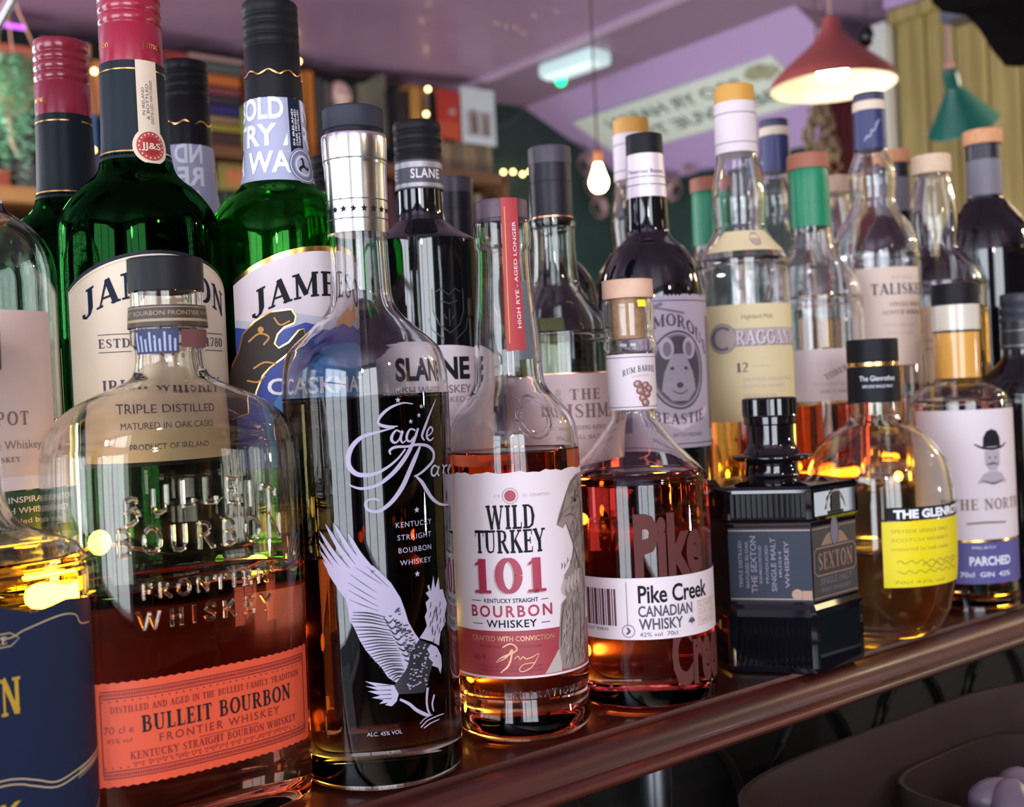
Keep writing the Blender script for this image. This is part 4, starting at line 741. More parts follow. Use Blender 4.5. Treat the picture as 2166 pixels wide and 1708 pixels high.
# --- pale cork bottle
O = [(0, 30), (1, 36, 's'), (4, 42), (12, 43), (160, 43), (172, 42), (185, 37.4), (194, 30), (200, 24.6), (207, 20.6), (218, 20.4), (228, 21.4), (240, 21), (250, 19.8), (262, 17.6), (270, 16), (276, 15.6)]
b = bottle('whisky_bottle', 'clear bottle with a thick pale cork and tan label, second from the right behind', (.956, -.051, STEP), 10, O, 276, level=150, liq=GOLDL)
plug(b.root, 276.4, 293, 17.4, mat('pale_cork', (.75, .56, .40), .7, noise=(.68, .48, .32), scale=200), 'stopper', 2)
wrap('label', b.surf, [(rect2d(-40, -4, 84, 152), mat('tan_label_paper', (.62, .42, .28), .6), .3), (mv(text2d('SINGLE MALT', 3, 26), -22, 120), BROWNINK, .45), (mv(text2d('SCOTCH WHISKY', 3, 26), -22, 112), BROWNINK, .45)], b.root)

# --- black wide bottle with grey neck
O = [(0, 34), (1, 40, 's'), (4, 44), (12, 45), (190, 45), (205, 44), (218, 42), (232, 37.6), (245, 29), (252, 23.6), (258, 20), (262, 17), (298, 16.2), (312, 15.6)]
b = bottle('whisky_bottle', 'broad black glass bottle with a grey neck sleeve and light orange cork, far right', (1.056, -.047, STEP), 10, O, 312, gm=DARKG, solid=True)
sleeve(b.root, [(262.1, 16.7), (298.4, 16.2)], mat('grey_sleeve', (.17, .16, .20), .5)); sleeve(b.root, [(298.6, 16.4), (313.6, 16.0)], mat('black_foil', (.012, .012, .025), .35), 'black_collar')
plug(b.root, 314, 328, 18.4, mat('orange_cork', (.70, .34, .17), .6, noise=(.6, .27, .12), scale=200), 'stopper', 2)

# --- round bottle with the yellow label
O = [(0, 33), (1, 36, 's'), (5, 40), (9, 42), (20, 47), (40, 50.8), (60, 52), (76, 52.2), (92, 52.1), (106, 51.4), (124, 47.8), (138.4, 38.4), (146, 29), (151, 21), (156, 17.6), (162, 16.6), (196, 16.4), (200, 16.2)]
b = bottle('whisky_bottle', 'plump round bottle with a black neck wrap and bright yellow square label', (.712, -.144, 0), 22, O, 200, gm=AMBERG, level=60, liq=spirit('bright_gold_spirit', (.99, .74, .14), 15), floor_=12, punt=6, wall=3)
sleeve(b.root, [(166.4, 18.4), (192.4, 18.1)], BLK); sleeve(b.root, [(192.8, 17.6), (195.8, 17.6)], GOLD, 'gold_ring')
plug(b.root, 196, 212, 18.1, BLK, 'cap', 1.2)
wrap('neck_print', Surf([(166, 18.7), (193, 18.5)]), [(mv(text2d('The Glenrothes', 3.6, 26), -4, 182), LW, .35), (mv(text2d('SPEYSIDE SINGLE MALT', 2, 22), -4, 177), LW, .35), (mv(text2d('12', 4, 6), 25, 181), LW, .35)], b.root)
YL = mat('bright_yellow_paper', (.80, .66, .0), .5); YI = mat('olive_ink', (.35, .30, .02), .6)
L = [(rect2d(-19, 60, 39.5, 85), YL, .3), (rect2d(-16, 60, 85.6, 94.4), INK, .3), (mv(text2d('THE GLENROTHES', 5.4, 78, .05), 28, 87.2), LW, .45)]
L += [(mv(text2d(['SPEYSIDE SINGLE MALT', 'SCOTCH WHISKY', 'matured in oak casks'][i], 2.4, 46), 10, 77-6*i), YI, .45) for i in range(3)]
L += [(crib([(-10+2.6*i, 57-7*j+1.2*math.sin(i*2.1+j), .7) for i in range(22)], 3), YI, .45) for j in range(2)]
L += [(crib([(8+2.6*i, 54-7*j+1.6*math.sin(i*1.7+j), .9) for i in range(14)], 3), YI, .46) for j in range(1)]+[(mv(text2d('70cl 43% vol', 2.2, 40), 8, 42), YI, .45)]
wrap('label', b.surf, L, b.root)

# --- bowler hat label bottle
O = [(0, 32), (1, 36, 's'), (4, 38.4), (10, 39), (149, 38.9), (160, 38), (168, 35), (173, 29), (176.5, 22), (180, 17.6), (186, 16.6), (216, 17.2), (219, 18.2), (238, 18.2)]
b = bottle('gin_bottle', 'clear bottle with a black cap and white label of a bowler hatted man', (.838, -.137, 0), 8, O, 238, level=12, liq=PALE, floor_=8)
plug(b.root, 240, 256, 17.8, BLK, 'cap', 1.2)
sleeve(b.root, [(181, 17.0), (217, 17.4)], mat('amber_sleeve', (.72, .36, .07), .3, coat=.6)); sleeve(b.root, [(219, 18.3), (239, 18.3)], mat('pale_sleeve', (.66, .60, .50), .3, coat=.5), 'upper_sleeve')
PUR = mat('violet_blue_ink', (.09, .08, .28), .55)
c0 = 18
L = [(rect2d(-44, 52, 55.6, 156), WHITEP, .3), (rect2d(-44, 52, 21.5, 53.5), PUR, .3), (strip(-44, 52, 54.6, 1.8), GOLD, .35),
     (poly2d([(c0-7.6, 127), (c0-7.2, 134), (c0-4.4, 139), (c0, 140.6), (c0+4.4, 139), (c0+7.2, 134), (c0+7.6, 127)]), INK, .45), (crib([(c0-14, 129.4, 1), (c0-8, 126.4, 1.8), (c0, 125.4, 2.2), (c0+8, 126.4, 1.8), (c0+14, 129.4, 1)], 4), INK, .45),
     (poly2d([(c0-6.6, 124), (c0+6.6, 124), (c0+6.4, 114), (c0+3, 108.5), (c0-3, 108.5), (c0-6.4, 114)]), mat('pencil_grey', (.42, .37, .42), .6), .45), (circ2d(c0-2.6, 118.6, .9, n=8), INK2, .5), (circ2d(c0+2.6, 118.6, .9, n=8), INK2, .5), (crib([(c0-5.4, 113, .6), (c0, 114.2, 1.6), (c0+5.4, 113, .6)], 4), INK2, .5),
     (poly2d([(c0-13, 99), (c0+13, 99), (c0+8, 106), (c0+3, 108), (c0-3, 108), (c0-8, 106)]), mat('pencil_grey'), .44), (crib([(c0-9, 101, .6), (c0, 98.6, 1.6), (c0+9, 101, .6)], 4), INK2, .5),
     (mv(serif2d('THE NORTH', 8.4, 62, .06), 16, 78.6), BROWNINK, .45), (crib([(-4, 68, 1.4), (10, 68.8, 1.6), (28, 68.2, 1.4)], 3), BROWNINK, .45), (mv(text2d('SMALL BATCH', 2, 18), 8, 48.6), LW, .45), (mv(text2d('PARCHED', 6.4, 34, .03), 14, 36), LW, .45), (mv(text2d('70cl  GIN  42%', 3.6, 40, .01), 10, 27), LW, .45)]
wrap('label', b.surf, L, b.root)

# --- near black bottle at the right edge of the front row
O = [(0, 34), (1, 38, 's'), (5, 41), (12, 42), (150, 42), (165, 41), (178, 35), (188, 25), (195, 19), (202, 17.6), (222, 17.4), (226, 17.4)]
b = bottle('whisky_bottle', 'near-black bottle with a ribbed slate cap at the right end of the front row', (.948, -.136, 0), 5, O, 226, gm=DARKG, solid=True)
screwcap(b.root, 226, 251, 18.4, mat('slate_plastic', (.035, .04, .055), .45), [232, 240])
sleeve(b.root, [(203, 18), (225.6, 17.9)], mat('slate_sleeve', (.02, .022, .03), .4))
wrap('sleeve_lines', Surf([(203, 18.4), (226, 18.3)]), [(strip(-56, 56, 219, .8), PW, .2), (strip(-56, 56, 206, .8), PW, .2)], b.root)
# --- six sided black bottle
HX, HY, HR = .597, -.141, .054
hr = facing(HX, HY, -5)
root = empty('whiskey_bottle', 'six sided glossy black bottle with fluted bands and a bronze printed label', 'bottle', (HX, HY, 0), hr)
def hexlathe(prof, flute, per=32):
    bm = bmesh.new(); rings = []
    for z, r, fl in prof:
        ring = []
        for k in range(6*per):
            f = k//per; t = (k % per)/per; a0 = math.radians(-120+60*f); a1 = a0+math.radians(60)
            p = Vector((math.cos(a0), math.sin(a0), 0)).lerp(Vector((math.cos(a1), math.sin(a1), 0)), t)*r/1000
            nrm = Vector((math.cos((a0+a1)/2), math.sin((a0+a1)/2), 0))
            if fl and 2 <= k % per <= per-2 and k % 2: p -= nrm*flute/1000
            ring.append(bm.verts.new((p.x, p.y, z/1000)))
        rings.append(ring)
    for a, b_ in zip(rings, rings[1:]):
        n = len(a)
        for k in range(n): bm.faces.new((a[k], a[(k+1) % n], b_[(k+1) % n], b_[k]))
    bm.faces.new(rings[0][::-1]); bm.faces.new(rings[-1]); return bm
HP = [(0, 50, 0), (1.5, 53, 0), (4.5, 54, 0), (5, 53.8, 1), (36, 53.8, 1), (36.5, 54, 0), (41, 54, 0), (43, 52.4, 0), (44, 51.6, 0), (94, 51.6, 0), (96, 52, 0), (98, 53.8, 0), (99, 53.8, 1), (114, 53.8, 1), (114.5, 54, 0), (116.5, 54, 0), (118.5, 52, 0), (119.5, 46, 0), (121, 32, 0), (122.5, 20, 0)]
mk('glass_body', hexlathe(HP, 1.5), DARKG, root, ang=28)
mk('neck', lathe(smoothprof([(121.5, 19), (124, 17.4), (130, 17), (132.5, 18, 's'), (133, 24.6, 's'), (134.5, 26), (136.4, 25), (137, 19, 's'), (141, 16.4), (146, 15.4), (158, 15.4)], 3), 48), DARKG, root)
mk('cap', lathe([(156, 0), (156, 15.8), (157, 17), (161.5, 17.2), (162, 18), (162.8, 18), (172.6, 18), (173.2, 18), (174, 17.2), (174.6, 15.6), (174.6, 0)], 48, (5, 7, .7)), DARKG, root, ang=20)
def hexface(f):
    a = math.radians(-90+60*f); n = Vector((math.cos(a), math.sin(a), 0)); u = Vector((-math.sin(a), math.cos(a), 0)); ap = .0516*math.cos(math.radians(30))
    return Flat(n*ap, u, (0, 0, 1), n)
BRZ = mat('bronze_print', (.30, .18, .13), .4, .4); SLT = mat('slate_blue_paper', (.014, .022, .042), .5, spec=.3); SLP = mat('silver_lilac_print', (.17, .15, .21), .5, .2); DPL = mat('dark_label_paper', (.03, .026, .03), .45)
L = [(rect2d(-25.4, 25.4, 46, 92.6), SLT, .25), (strip(-25.4, 25.4, 91, .8), BRZ, .4), (strip(-25.4, 25.4, 47.6, .8), BRZ, .4), (circ2d(16, 50.6, 3.4), BRZ, .45), (rect2d(19, 25, 48, 53), BRZ, .45)]
for i, (t, h_, w_) in enumerate([('TRIPLE DISTILLED', 2.0, 30), ('MATURED IN OAK', 2, 30), ('THE SEXTON', 3.6, 36), ('BUSHMILLS DISTILLED', 1.6, 24), ('PRODUCED', 1.6, 24), ('SINGLE MALT', 3.0, 34), ('IRISH', 1.6, 16), ('WHISKEY', 2.6, 30)]):
    L.append((mv(text2d(t, h_, w_, .02), -18.4+4.1*i+h_/2, 69.5, 90), SLP, .4))
wrap('side_label', hexface(0), L, root)
L = [(rect2d(-25.4, 25.4, 46, 92.6), DPL, .25), (strip(-25.4, 25.4, 91, .8), BRZ, .4), (strip(-25.4, 25.4, 47.6, .8), BRZ, .4), (poly2d([(-23, 62), (23, 62), (23, 78), (-23, 78)]), mat('black_plaque', (.02, .015, .02), .4), .35), (ribbon2d([(-21, 61.4, .9), (21, 61.4, .9), (24, 64, .9), (24, 76, .9), (21, 78.6, .9), (-21, 78.6, .9), (-24, 76, .9), (-24, 64, .9)], True), BRZ, .45),
     (mv(serif2d('SEXTON', 11, 40), 0, 64.6), BRZ, .5), (mv(text2d('SINGLE MALT', 4, 36), 0, 55.4), SLP, .45), (mv(text2d('IRISH WHISKEY', 3, 34), 0, 50.4), SLP, .45), (poly2d([(-16, 80), (16, 80), (10, 86), (5, 88), (-5, 88), (-10, 86)]), BRZ, .4), (circ2d(0, 88, 4.6, 9, 20), SLP, .5), (ring2d(0, 88, 4.6, .7, 9, 20), DPL, .55)]
wrap('label', hexface(1), L, root)
L = [(circ2d(0, 104, 5.4, 5, 20), mat('black_silhouette', (.004, .004, .005), .4), .2), (rect2d(-8.5, 8.5, 99, 101), mat('black_silhouette'), .25), (rect2d(-5, 5, 100, 113), mat('black_silhouette'), .25)]
F2 = hexface(1); F2.o = F2.n*(.054*math.cos(math.radians(30))+.0002)
L2 = [(ribbon2d([(18*math.cos(math.radians(a))*.62, 100+14*math.sin(math.radians(a)), 1.4) for a in range(10, 171, 20)]), PW, .1)]+L
wrap('moulded_figure', F2, L2, root)

# ------------------------------------------------------------------ back bar: shelf, step, mirror, bracket, counter
MAH = wood('mahogany', (.020, .005, .005), (.050, .011, .009), .33, .4); MAHR = wood('mahogany_moulding', (.022, .005, .004), (.095, .014, .008), .42, .05)
root = empty('back_bar_shelf', 'dark red mahogany bar shelf with a moulded front edge under the bottles', 'shelf', (0, 0, 0))
X0, X1 = -1.2, 2.2
boxo('shelf_board', X0, X1, -.172, 0, -.022, 0, MAH, root)
boxo('raised_step', X0, X1, -.0905, 0, .0003, STEP, MAH, root, .002)
def extrude_x(name, P, x0, x1, m, parent, n=4):
    q = smoothprof([p for p in P], n); bm = bmesh.new(); a = [bm.verts.new((x0, p[0], p[1])) for p in q]; b_ = [bm.verts.new((x1, p[0], p[1])) for p in q]
    k = len(q)
    for i in range(k): j = (i+1) % k; bm.faces.new((a[i], a[j], b_[j], b_[i]))
    bm.faces.new(a[::-1]); bm.faces.new(b_); return mk(name, bm, m, parent, ang=30)
extrude_x('front_moulding', [(-.1718, -.022, 's'), (-.1718, .0, 's'), (-.1738, 0, 's'), (-.1748, -.0042, 's'), (-.1782, -.0046, 's'), (-.1795, -.0020, 's'), (-.184, -.0032), (-.1885, -.0066), (-.1905, -.011), (-.191, -.0142, 's'), (-.1945, -.0146, 's'), (-.1972, -.0164), (-.1978, -.0188), (-.196, -.021), (-.192, -.022, 's')], X0, X1, MAHR, root)
BLACKW = wood('black_stained_wood', (.003, .003, .003), (.008, .006, .005), .6, .0)
root = empty('back_counter', 'black stained counter front in shadow under the shelf', 'counter', (0, 0, -1.1))
o = boxo('apron', X0, X1, -.12, -.10, -.30, -.0225, BLACKW, root); o.location.z = 1.1
bm = bmesh.new()
for i in range(26):
    cx = -1.1+.125*i; tube(bm, [(cx+.05*math.cos(math.radians(a)), -.124, -.115+.07*math.sin(math.radians(a))) for a in range(0, 181, 15)], .003, 6)
o = mk('carved_arch', bm, BLACKW, root); o['kind'] = 'stuff'; o.location.z = 1.1
o = boxo('counter_top', X0, X1, -.75 if False else -.62, -.02, -.34, -.30, BLACKW, root, .004); o.location.z = 1.1
o = boxo('counter_front', X0, X1, -.58, -.04, -1.1, -.34, BLACKW, root); o.location.z = 1.1
for o in root.children: o.location.z = 1.1
# things below the shelf
PL = mat('cloudy_brownish_plastic', (.15, .105, .095), .22, spec=.6); PL.node_tree.nodes['Principled BSDF'].inputs['Transmission Weight'].default_value = .72; PL.node_tree.nodes['Principled BSDF'].inputs['IOR'].default_value = 1.25
def tub(name, label, cx, cy_, z0, rx, ry, h, rz=0):
    r = empty(name, label, 'tub', (cx, cy_, z0), rz)
    def sq(rxx, ryy, z, n=4.2, seg=56): return [(rxx*sect(2*PI*k/seg, 1, n)[0], ryy*sect(2*PI*k/seg, 1, n)[1], z) for k in range(seg)]
    P = [sq(rx*.78, ry*.78, 0), sq(rx*.82, ry*.82, .004), sq(rx*.93, ry*.93, h*.62), sq(rx*.94, ry*.94, h*.70), sq(rx*1.0, ry*1.0, h*.74), sq(rx*1.02, ry*1.02, h*.96), sq(rx*1.03, ry*1.03, h), sq(rx*1.0, ry*1.0, h), sq(rx*.985, ry*.985, h*.96), sq(rx*.97, ry*.97, h*.76), sq(rx*.91, ry*.91, h*.71), sq(rx*.90, ry*.90, h*.62), sq(rx*.79, ry*.79, .006)]
    bm = bmesh.new(); R = [[bm.verts.new(p) for p in ring] for ring in P]
    for a, b_ in zip(R, R[1:]):
        for k in range(len(a)): bm.faces.new((a[k], a[(k+1) % len(a)], b_[(k+1) % len(a)], b_[k]))
    bm.faces.new(R[0][::-1]); bm.faces.new(R[-1]); mk('tub_body', bm, PL, r, ang=45); return r
tub('clear_tub', 'long clear plastic tub below the right half of the shelf', .620, -.293, -.30, .175, .090, .262, 0)
tub('ice_tub', 'smaller clear tub heaped with ice, standing inside the long one', .672, -.284, -.292, .078, .070, .226, 0)
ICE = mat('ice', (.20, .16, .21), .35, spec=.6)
def chunk(x, y, z, s):
    bm = bmesh.new(); bmesh.ops.create_icosphere(bm, subdivisions=3, radius=s)
    for v in bm.verts: v.co = Vector((v.co.x*1.1, v.co.y, v.co.z*.8))*(1+.03*rnd.uniform(-1, 1)+.12*math.sin(v.co.x*170+x*90)*math.sin(v.co.y*160+1+y*70))
    o = mk('ice_cube', bm, ICE, ang=80); o.location = (x, y, z); o.rotation_euler = (rnd.random()*3, rnd.random()*3, rnd.random()*3)
    return tag(o, 'rounded lump of pale ice heaped in the smaller clear tub', 'ice', 'ice lumps in the tub')
for lay, (n_i, rr_) in enumerate(((7, .042), (6, .034), (3, .015))):
    for i in range(n_i):
        a = 2*PI*i/n_i+lay; chunk(.650+rr_*math.cos(a), -.270+rr_*math.sin(a)*.6, -.128+.025*lay, .016)
STEEL = mat('brushed_steel', (.35, .38, .42), .3, 1)
r = empty('tap_spout', 'bluish steel spout hanging below the middle of the shelf', 'tap', (.452, -.165, -.11))
turned('spout_body', [(0, 0, 's'), (0, 6, 's'), (40, 7.5), (60, 9), (86, 9.4, 's'), (86, 0, 's')], STEEL, r)
for dx in (-.004, .005):
    bm = bmesh.new(); tube(bm, [(dx, 0, -.04), (dx, 0, .002)], .0022); mk('tube', bm, STEEL, r)
r = empty('green_lid_jar', 'jar with a green lid half hidden below the shelf edge', 'jar', (.352, -.225, -.13))
turned('lid', [(86, 0, 's'), (86, 19, 's'), (88, 20), (99, 20), (101, 18.5), (101.5, 0, 's')], mat('green_lid', (.01, .28, .04), .4), r)
turned('jar_body', [(0, 0, 's'), (0, 20, 's'), (4, 22), (72, 22), (80, 19), (86, 18, 's'), (86, 0, 's')], mat('brown_jar', (.05, .025, .015), .3), r)
for cx, cz, s in ((.655, -.038, .006), (.665, -.036, .005), (.93, -.05, .012)):
    bm = bmesh.new(); bmesh.ops.create_icosphere(bm, subdivisions=3, radius=s)
    for v in bm.verts: v.co.z *= 1.3; v.co.y *= .6
    o = mk('knob', bm, mat('dull_brass', (.25, .20, .14), .4, .8)); o.location = (cx, -.128, cz-.06)
    bm = bmesh.new(); tube(bm, [(0, .006, 0), (0, 0, 0)], s*.5); mk('knob_stem', bm, mat('dull_brass'), o)
    tag(o, {.655: 'left of two tiny brass knobs on the black counter front', .665: 'right of two tiny brass knobs on the black counter front', .93: 'larger pale knob at the right end of the black counter front'}[cx], 'knob')
# mirror (two panels meet at a bevelled joint) and its wall
MIR = mat('mirror_silver', (.93, .92, .93), .0, 1)
r = empty('bar_mirror', 'large wall mirror behind the bottles, showing the pub room reversed', 'mirror', (0, .004, 0))
boxo('mirror_panel', -1.2, 2.2, -.001, .003, .0005, 1.25, MIR, r)
struct(boxo('wall_back', -3.2, 4.2, .012, .12, -1.1, 1.55, mat('plum_wall_paint', (.14, .07, .13), .7)))
V = [(1.761, -.416, .852), (1.764, -.413, .816), (1.775, -.402, .800), (1.808, -.378, .792), (1.825, -.365, .768), (1.841, -.352, .731), (1.857, -.339, .703), (1.874, -.326, .701), (1.899, -.306, .707), (1.936, -.277, .689), (2.00, -.22, .70), (2.02, -.21, .90), (1.79, -.39, .90)]
off = Vector((.045, .057, 0)); bm = bmesh.new(); a = [bm.verts.new(p) for p in V]; b_ = [bm.verts.new(Vector(p)+off) for p in V]; k = len(V)
fa = bm.faces.new(a); fb = bm.faces.new(b_[::-1])
for i in range(k): bm.faces.new((a[i], b_[i], b_[(i+1) % k], a[(i+1) % k]))
bmesh.ops.triangulate(bm, faces=[fa, fb]); box(bm, 1.80, 1.98, -.36, -.23, .88, 1.384)
tag(mk('carved_bracket', bm, mat('matt_black', (.004, .003, .003), .8, spec=.1), smooth=False), 'curved black bracket hanging from the ceiling, seen in the mirror at the top right corner', 'bracket')

# ------------------------------------------------------------------ the room, on the photographer's side; the mirror shows it
ZC = 1.384; FY = -3.0
PURP = mat('purple_gloss_paint', (.34, .22, .37), .4, noise=(.44, .29, .47), scale=2, coat=.1)
PURD = mat('dark_purple_paint', (.32, .22, .34), .45); LAV = mat('lavender_paint', (.52, .38, .70), .6)
DGR = mat('dark_green_wall_paint', (.014, .042, .036), .6, noise=(.024, .06, .05), scale=6)
struct(boxo('ceiling', -3.2, 2.56, FY-.1, .12, ZC, ZC+.1, PURP)); bm = bmesh.new()
struct(boxo('trim_1', 2.56, 2.60, FY, .012, ZC-.012, ZC+.02, mat('lilac_gloss_trim', (.62, .46, .66), .35)))
struct(boxo('trim_2', 2.60, 2.98, FY, .012, ZC, ZC+.1, PURD))
def slab(name, pts, m, th=.02):
    n = (Vector(pts[1])-Vector(pts[0])).cross(Vector(pts[2])-Vector(pts[0])).normalized(); bm = bmesh.new()
    a = [bm.verts.new(p) for p in pts]; b_ = [bm.verts.new(Vector(p)+n*th) for p in pts]; k = len(pts)
    bm.faces.new(a); bm.faces.new(b_[::-1])
    for i in range(k): bm.faces.new((a[i], b_[i], b_[(i+1) % k], a[(i+1) % k]))
    return mk(name, bm, m, smooth=False)
XL = 3.62; ZL = ZC-(XL-2.98)*.254/.57
struct(slab('trim_3', [(2.98, FY, ZC), (XL, FY, ZL), (XL, -1.62, ZL), (2.965, -1.60, ZC)], LAV))
struct(slab('trim_4', [(2.98, -1.60, ZC-.002), (4.1, -1.60, ZC-.002), (4.1, .012, ZC-.002), (2.98, .012, ZC-.002)], PURD))
struct(slab('trim_5', [(2.98, -1.60, ZC), (4.1, -1.60, ZC-.5), (4.1, -1.60, ZC)], PURD))
struct(boxo('wall_far', -3.2, 4.2, FY-.1, FY, 1.35, ZC+.1, DGR)); struct(boxo('wall_far', -.35, 4.2, FY-.1, FY, -1.1, 1.35, DGR))
struct(boxo('wall_far', -3.2, -2.35, FY-.1, FY, -1.1, 1.35, DGR)); struct(boxo('wall_far', -2.35, -.35, FY-.1, FY, -1.1, -.45, DGR))
struct(boxo('wall_right', XL, XL+.1, FY, -1.45, -1.1, ZC+.1, DGR)); struct(boxo('wall_right', 4.1, 4.2, -1.62, .02, -1.1, ZC, DGR))
WAL = mat('aubergine_wall_paint', (.16, .10, .16), .6)
struct(boxo('wall_left', -3.2, -3.1+.0, -.32, .12, -1.1, ZC, WAL)); struct(boxo('wall_left', -3.2, -3.1, FY, -2.34, -1.1, ZC, WAL)); struct(boxo('wall_left', -3.2, -3.1, -2.34, -.32, -1.1, -.85, WAL)); struct(boxo('wall_left', -3.2, -3.1, -2.34, -.32, 1.32, ZC, WAL))
WF = mat('white_window_paint', (.7, .7, .7), .5)
r = boxo('window_1', -3.10, -3.05, -2.36, -.30, -.87, -.84, WF); struct(r)
for a in (-2.35, -1.68, -1.0, -.33): boxo('mullion', -3.10, -3.06, a-.02, a+.02, -.84, 1.32, WF, r)
boxo('transom', -3.10, -3.06, -2.34, -.33, .62, .66, WF, r)
r = boxo('window_2', -2.37, -.33, -3.05, -3.0, -.47, -.44, WF); struct(r)
for a in (-2.34, -1.68, -1.02, -.36): boxo('mullion', a-.02, a+.02, -3.04, -3.0, -.44, 1.33, WF, r)
struct(boxo('floor', -3.2, 4.2, FY-.1, .12, -1.2, -1.1, wood('floor_boards', (.30, .22, .16), (.42, .32, .24), .5, .1)))
# plank wall by the post: each board a part
PLK = wood('olive_planks', (.26, .20, .06), (.46, .38, .13), .6, .05, 'Z', 3); pw = boxo('wall_planked', 3.22, 3.26, -1.40, .012, -1.1, 1.372, mat('plank_backing', (.10, .08, .03), .8)); struct(pw)
bm = bmesh.new(); box(bm, 0, .022, -.047, .047, 0, 2.45, .004); pm = None
for i in range(14):
    if pm is None: o = mk('plank', bm, PLK, pw, smooth=False); pm = o.data
    else: o = bpy.data.objects.new('plank', pm); C.objects.link(o); o.parent = pw
    o.location = (3.2+.004*(i % 2), -1.345+.1*i, -1.09)
boxo('cornice_strip', 3.17, 3.22, -1.40, .01, 1.30, 1.34, PLK, pw)
boxo('cornice_strip', 3.15, 3.22, -1.40, .01, 1.345, 1.38, LAV, pw)
struct(boxo('trim_6', 3.16, 3.225, -1.47, -1.405, -1.1, 1.31, mat('mint_white_post', (.75, .82, .76), .5), bev=.004))
struct(boxo('trim_7', 3.225, 3.62, -1.50, -1.44, -1.1, 1.30, mat('grey_green_return', (.34, .40, .37), .6)))
# street sign on the sloping ceiling
n_ = Vector((-.254, 0, -.57)).normalized(); u_ = Vector((0, -1, 0)); dn = Vector((.57, 0, -.254)).normalized()
base = Vector((2.98, -2.345, ZC))+n_*.012; t1, t2 = .165, .445
r = empty('street_sign', 'long pale green two line street sign on the lavender slope, seen reversed', 'sign', tuple(base+dn*((t1+t2)/2)))
bm = bmesh.new(); c_ = dn*((t2-t1)/2); h_ = .52
SG = mat('sign_pale_green', (.78, .90, .80), .5, noise=(.82, .92, .84), scale=5)
va = [u_*-h_-c_, u_*(h_)-c_, u_*(h_)+c_, u_*(-h_+.02)+c_]; a = [bm.verts.new(p) for p in va]; b_ = [bm.verts.new(p-n_*.008) for p in va]
bm.faces.new(a); bm.faces.new(b_[::-1])
for i in range(4): bm.faces.new((a[i], b_[i], b_[(i+1) % 4], a[(i+1) % 4]))
mk('sign_plate', bm, SG, r, smooth=False)
# real text reads correctly from the room; u axis runs left to right for a person facing the slope
fl = Flat((0, 0, 0), -u_*1, -dn, n_)
SI = mat('sign_grey_green_print', (.13, .21, .17), .6)
tx = Vector((0, 1, 0)); 
def sgn(t, h, w_, x, z):
    g = mv(text2d(t, h, w_, .02), x, z); return g
L = [(sgn('BRO YR HAFAN', 62, 700, 30, 30), SI, 1), (sgn('BELLEVUE TCE', 62, 760, -20, -82), SI, 1)]
for g_ in L: wrap('sign_lettering', Flat((0, 0, 0), u_, -dn, n_), [g_], r)
bm = bmesh.new(); bmesh.ops.create_circle(bm, cap_ends=True, radius=.075, segments=20)
for v in bm.verts: v.co = u_*(-.43+v.co.x*1.0)+(-dn)*(.08+v.co.y*.55*(1+.2*math.sin(v.index*2.1)))+n_*.0015
mk('rust_stain', bm, mat('rust_stain', (.33, .32, .19), .8, noise=(.45, .48, .33), scale=30), r, smooth=False)
# exit light on the ceiling trim
r = empty('emergency_light', 'white oblong emergency light with a green lamp at the ceiling beam', 'light', (2.715, -2.38, ZC-.022), -.08)
bm = bmesh.new(); box(bm, -.055, .055, -.135, .135, -.028, .028, .02); mk('diffuser', bm, mat('lit_diffuser', (.7, .85, .85), .4, emit=(.62, .95, .92), es=.55), r)
bm = bmesh.new(); box(bm, -.045, -.005, -.115, .12, -.034, -.02, .005); mk('lamp_cover', bm, mat('lit_tube', (.8, .9, .9), .3, emit=(.8, 1, 1), es=.8), r)
bm = bmesh.new(); bmesh.ops.create_icosphere(bm, subdivisions=2, radius=.02); o = mk('green_lamp', bm, mat('green_led', (0, .5, .2), .3, emit=(0, 1, .3), es=3), r); o.location = (.03, -.03-.07, -.03)

# pendant lamps
def shade(name, prof, m_out, m_in, parent, tilt=(0, 0, 0)):
    q = smoothprof(prof, 4); P = [(p[0], p[1]) for p in q]; inn = [(p[0], max(p[1]-2.2, 1)) for p in q]
    bm = bmesh.new(); seg = 48; rings = []
    for z, rr in P+inn[::-1]:
        rings.append([bm.verts.new((rr/1000*math.cos(2*PI*k/seg), rr/1000*math.sin(2*PI*k/seg), z/1000)) for k in range(seg)])
    n = len(P)
    for i, (a, b_) in enumerate(zip(rings, rings[1:])):
        for k in range(seg):
            f = bm.faces.new((a[k], a[(k+1) % seg], b_[(k+1) % seg], b_[k])); f.material_index = 1 if i >= n-1 else 0
    f = bm.faces.new(rings[0]); 
    o = mk(name, bm, None, parent, mats=[m_out, m_in]); return o
RS = mat('dusty_red_enamel', (.42, .09, .08), .45); WI = mat('white_enamel_inside', (.9, .86, .75), .5)
r = empty('pendant_lamp', 'dusty red enamel pendant lamp, lit, seen in the mirror near the wooden wall', 'lamp', (2.053, -.822, .812))
shade('lamp_shade', [(150, 9, 's'), (148, 16), (125, 21), (95, 42), (60, 82), (25, 122), (6, 131), (0, 132, 's')], RS, WI, r)
bm = bmesh.new(); bmesh.ops.create_uvsphere(bm, u_segments=20, v_segments=14, radius=.034)
BULB = mat('lit_bulb', (1, .9, .7), .3, emit=(1, .80, .50), es=500)
o = mk('bulb', bm, BULB, r); o.location = (0, 0, .045)
bm = bmesh.new(); tube(bm, [(0, 0, .145), (0, 0, ZC-.812)], .004); mk('cord', bm, mat('pale_cord', (.5, .32, .3), .6), r)
turned('socket', [(60, 0, 's'), (62, 15, 's'), (110, 16), (112, 0, 's')], CREAM, r)
GS = mat('teal_green_enamel', (.01, .17, .125), .3, coat=.3)
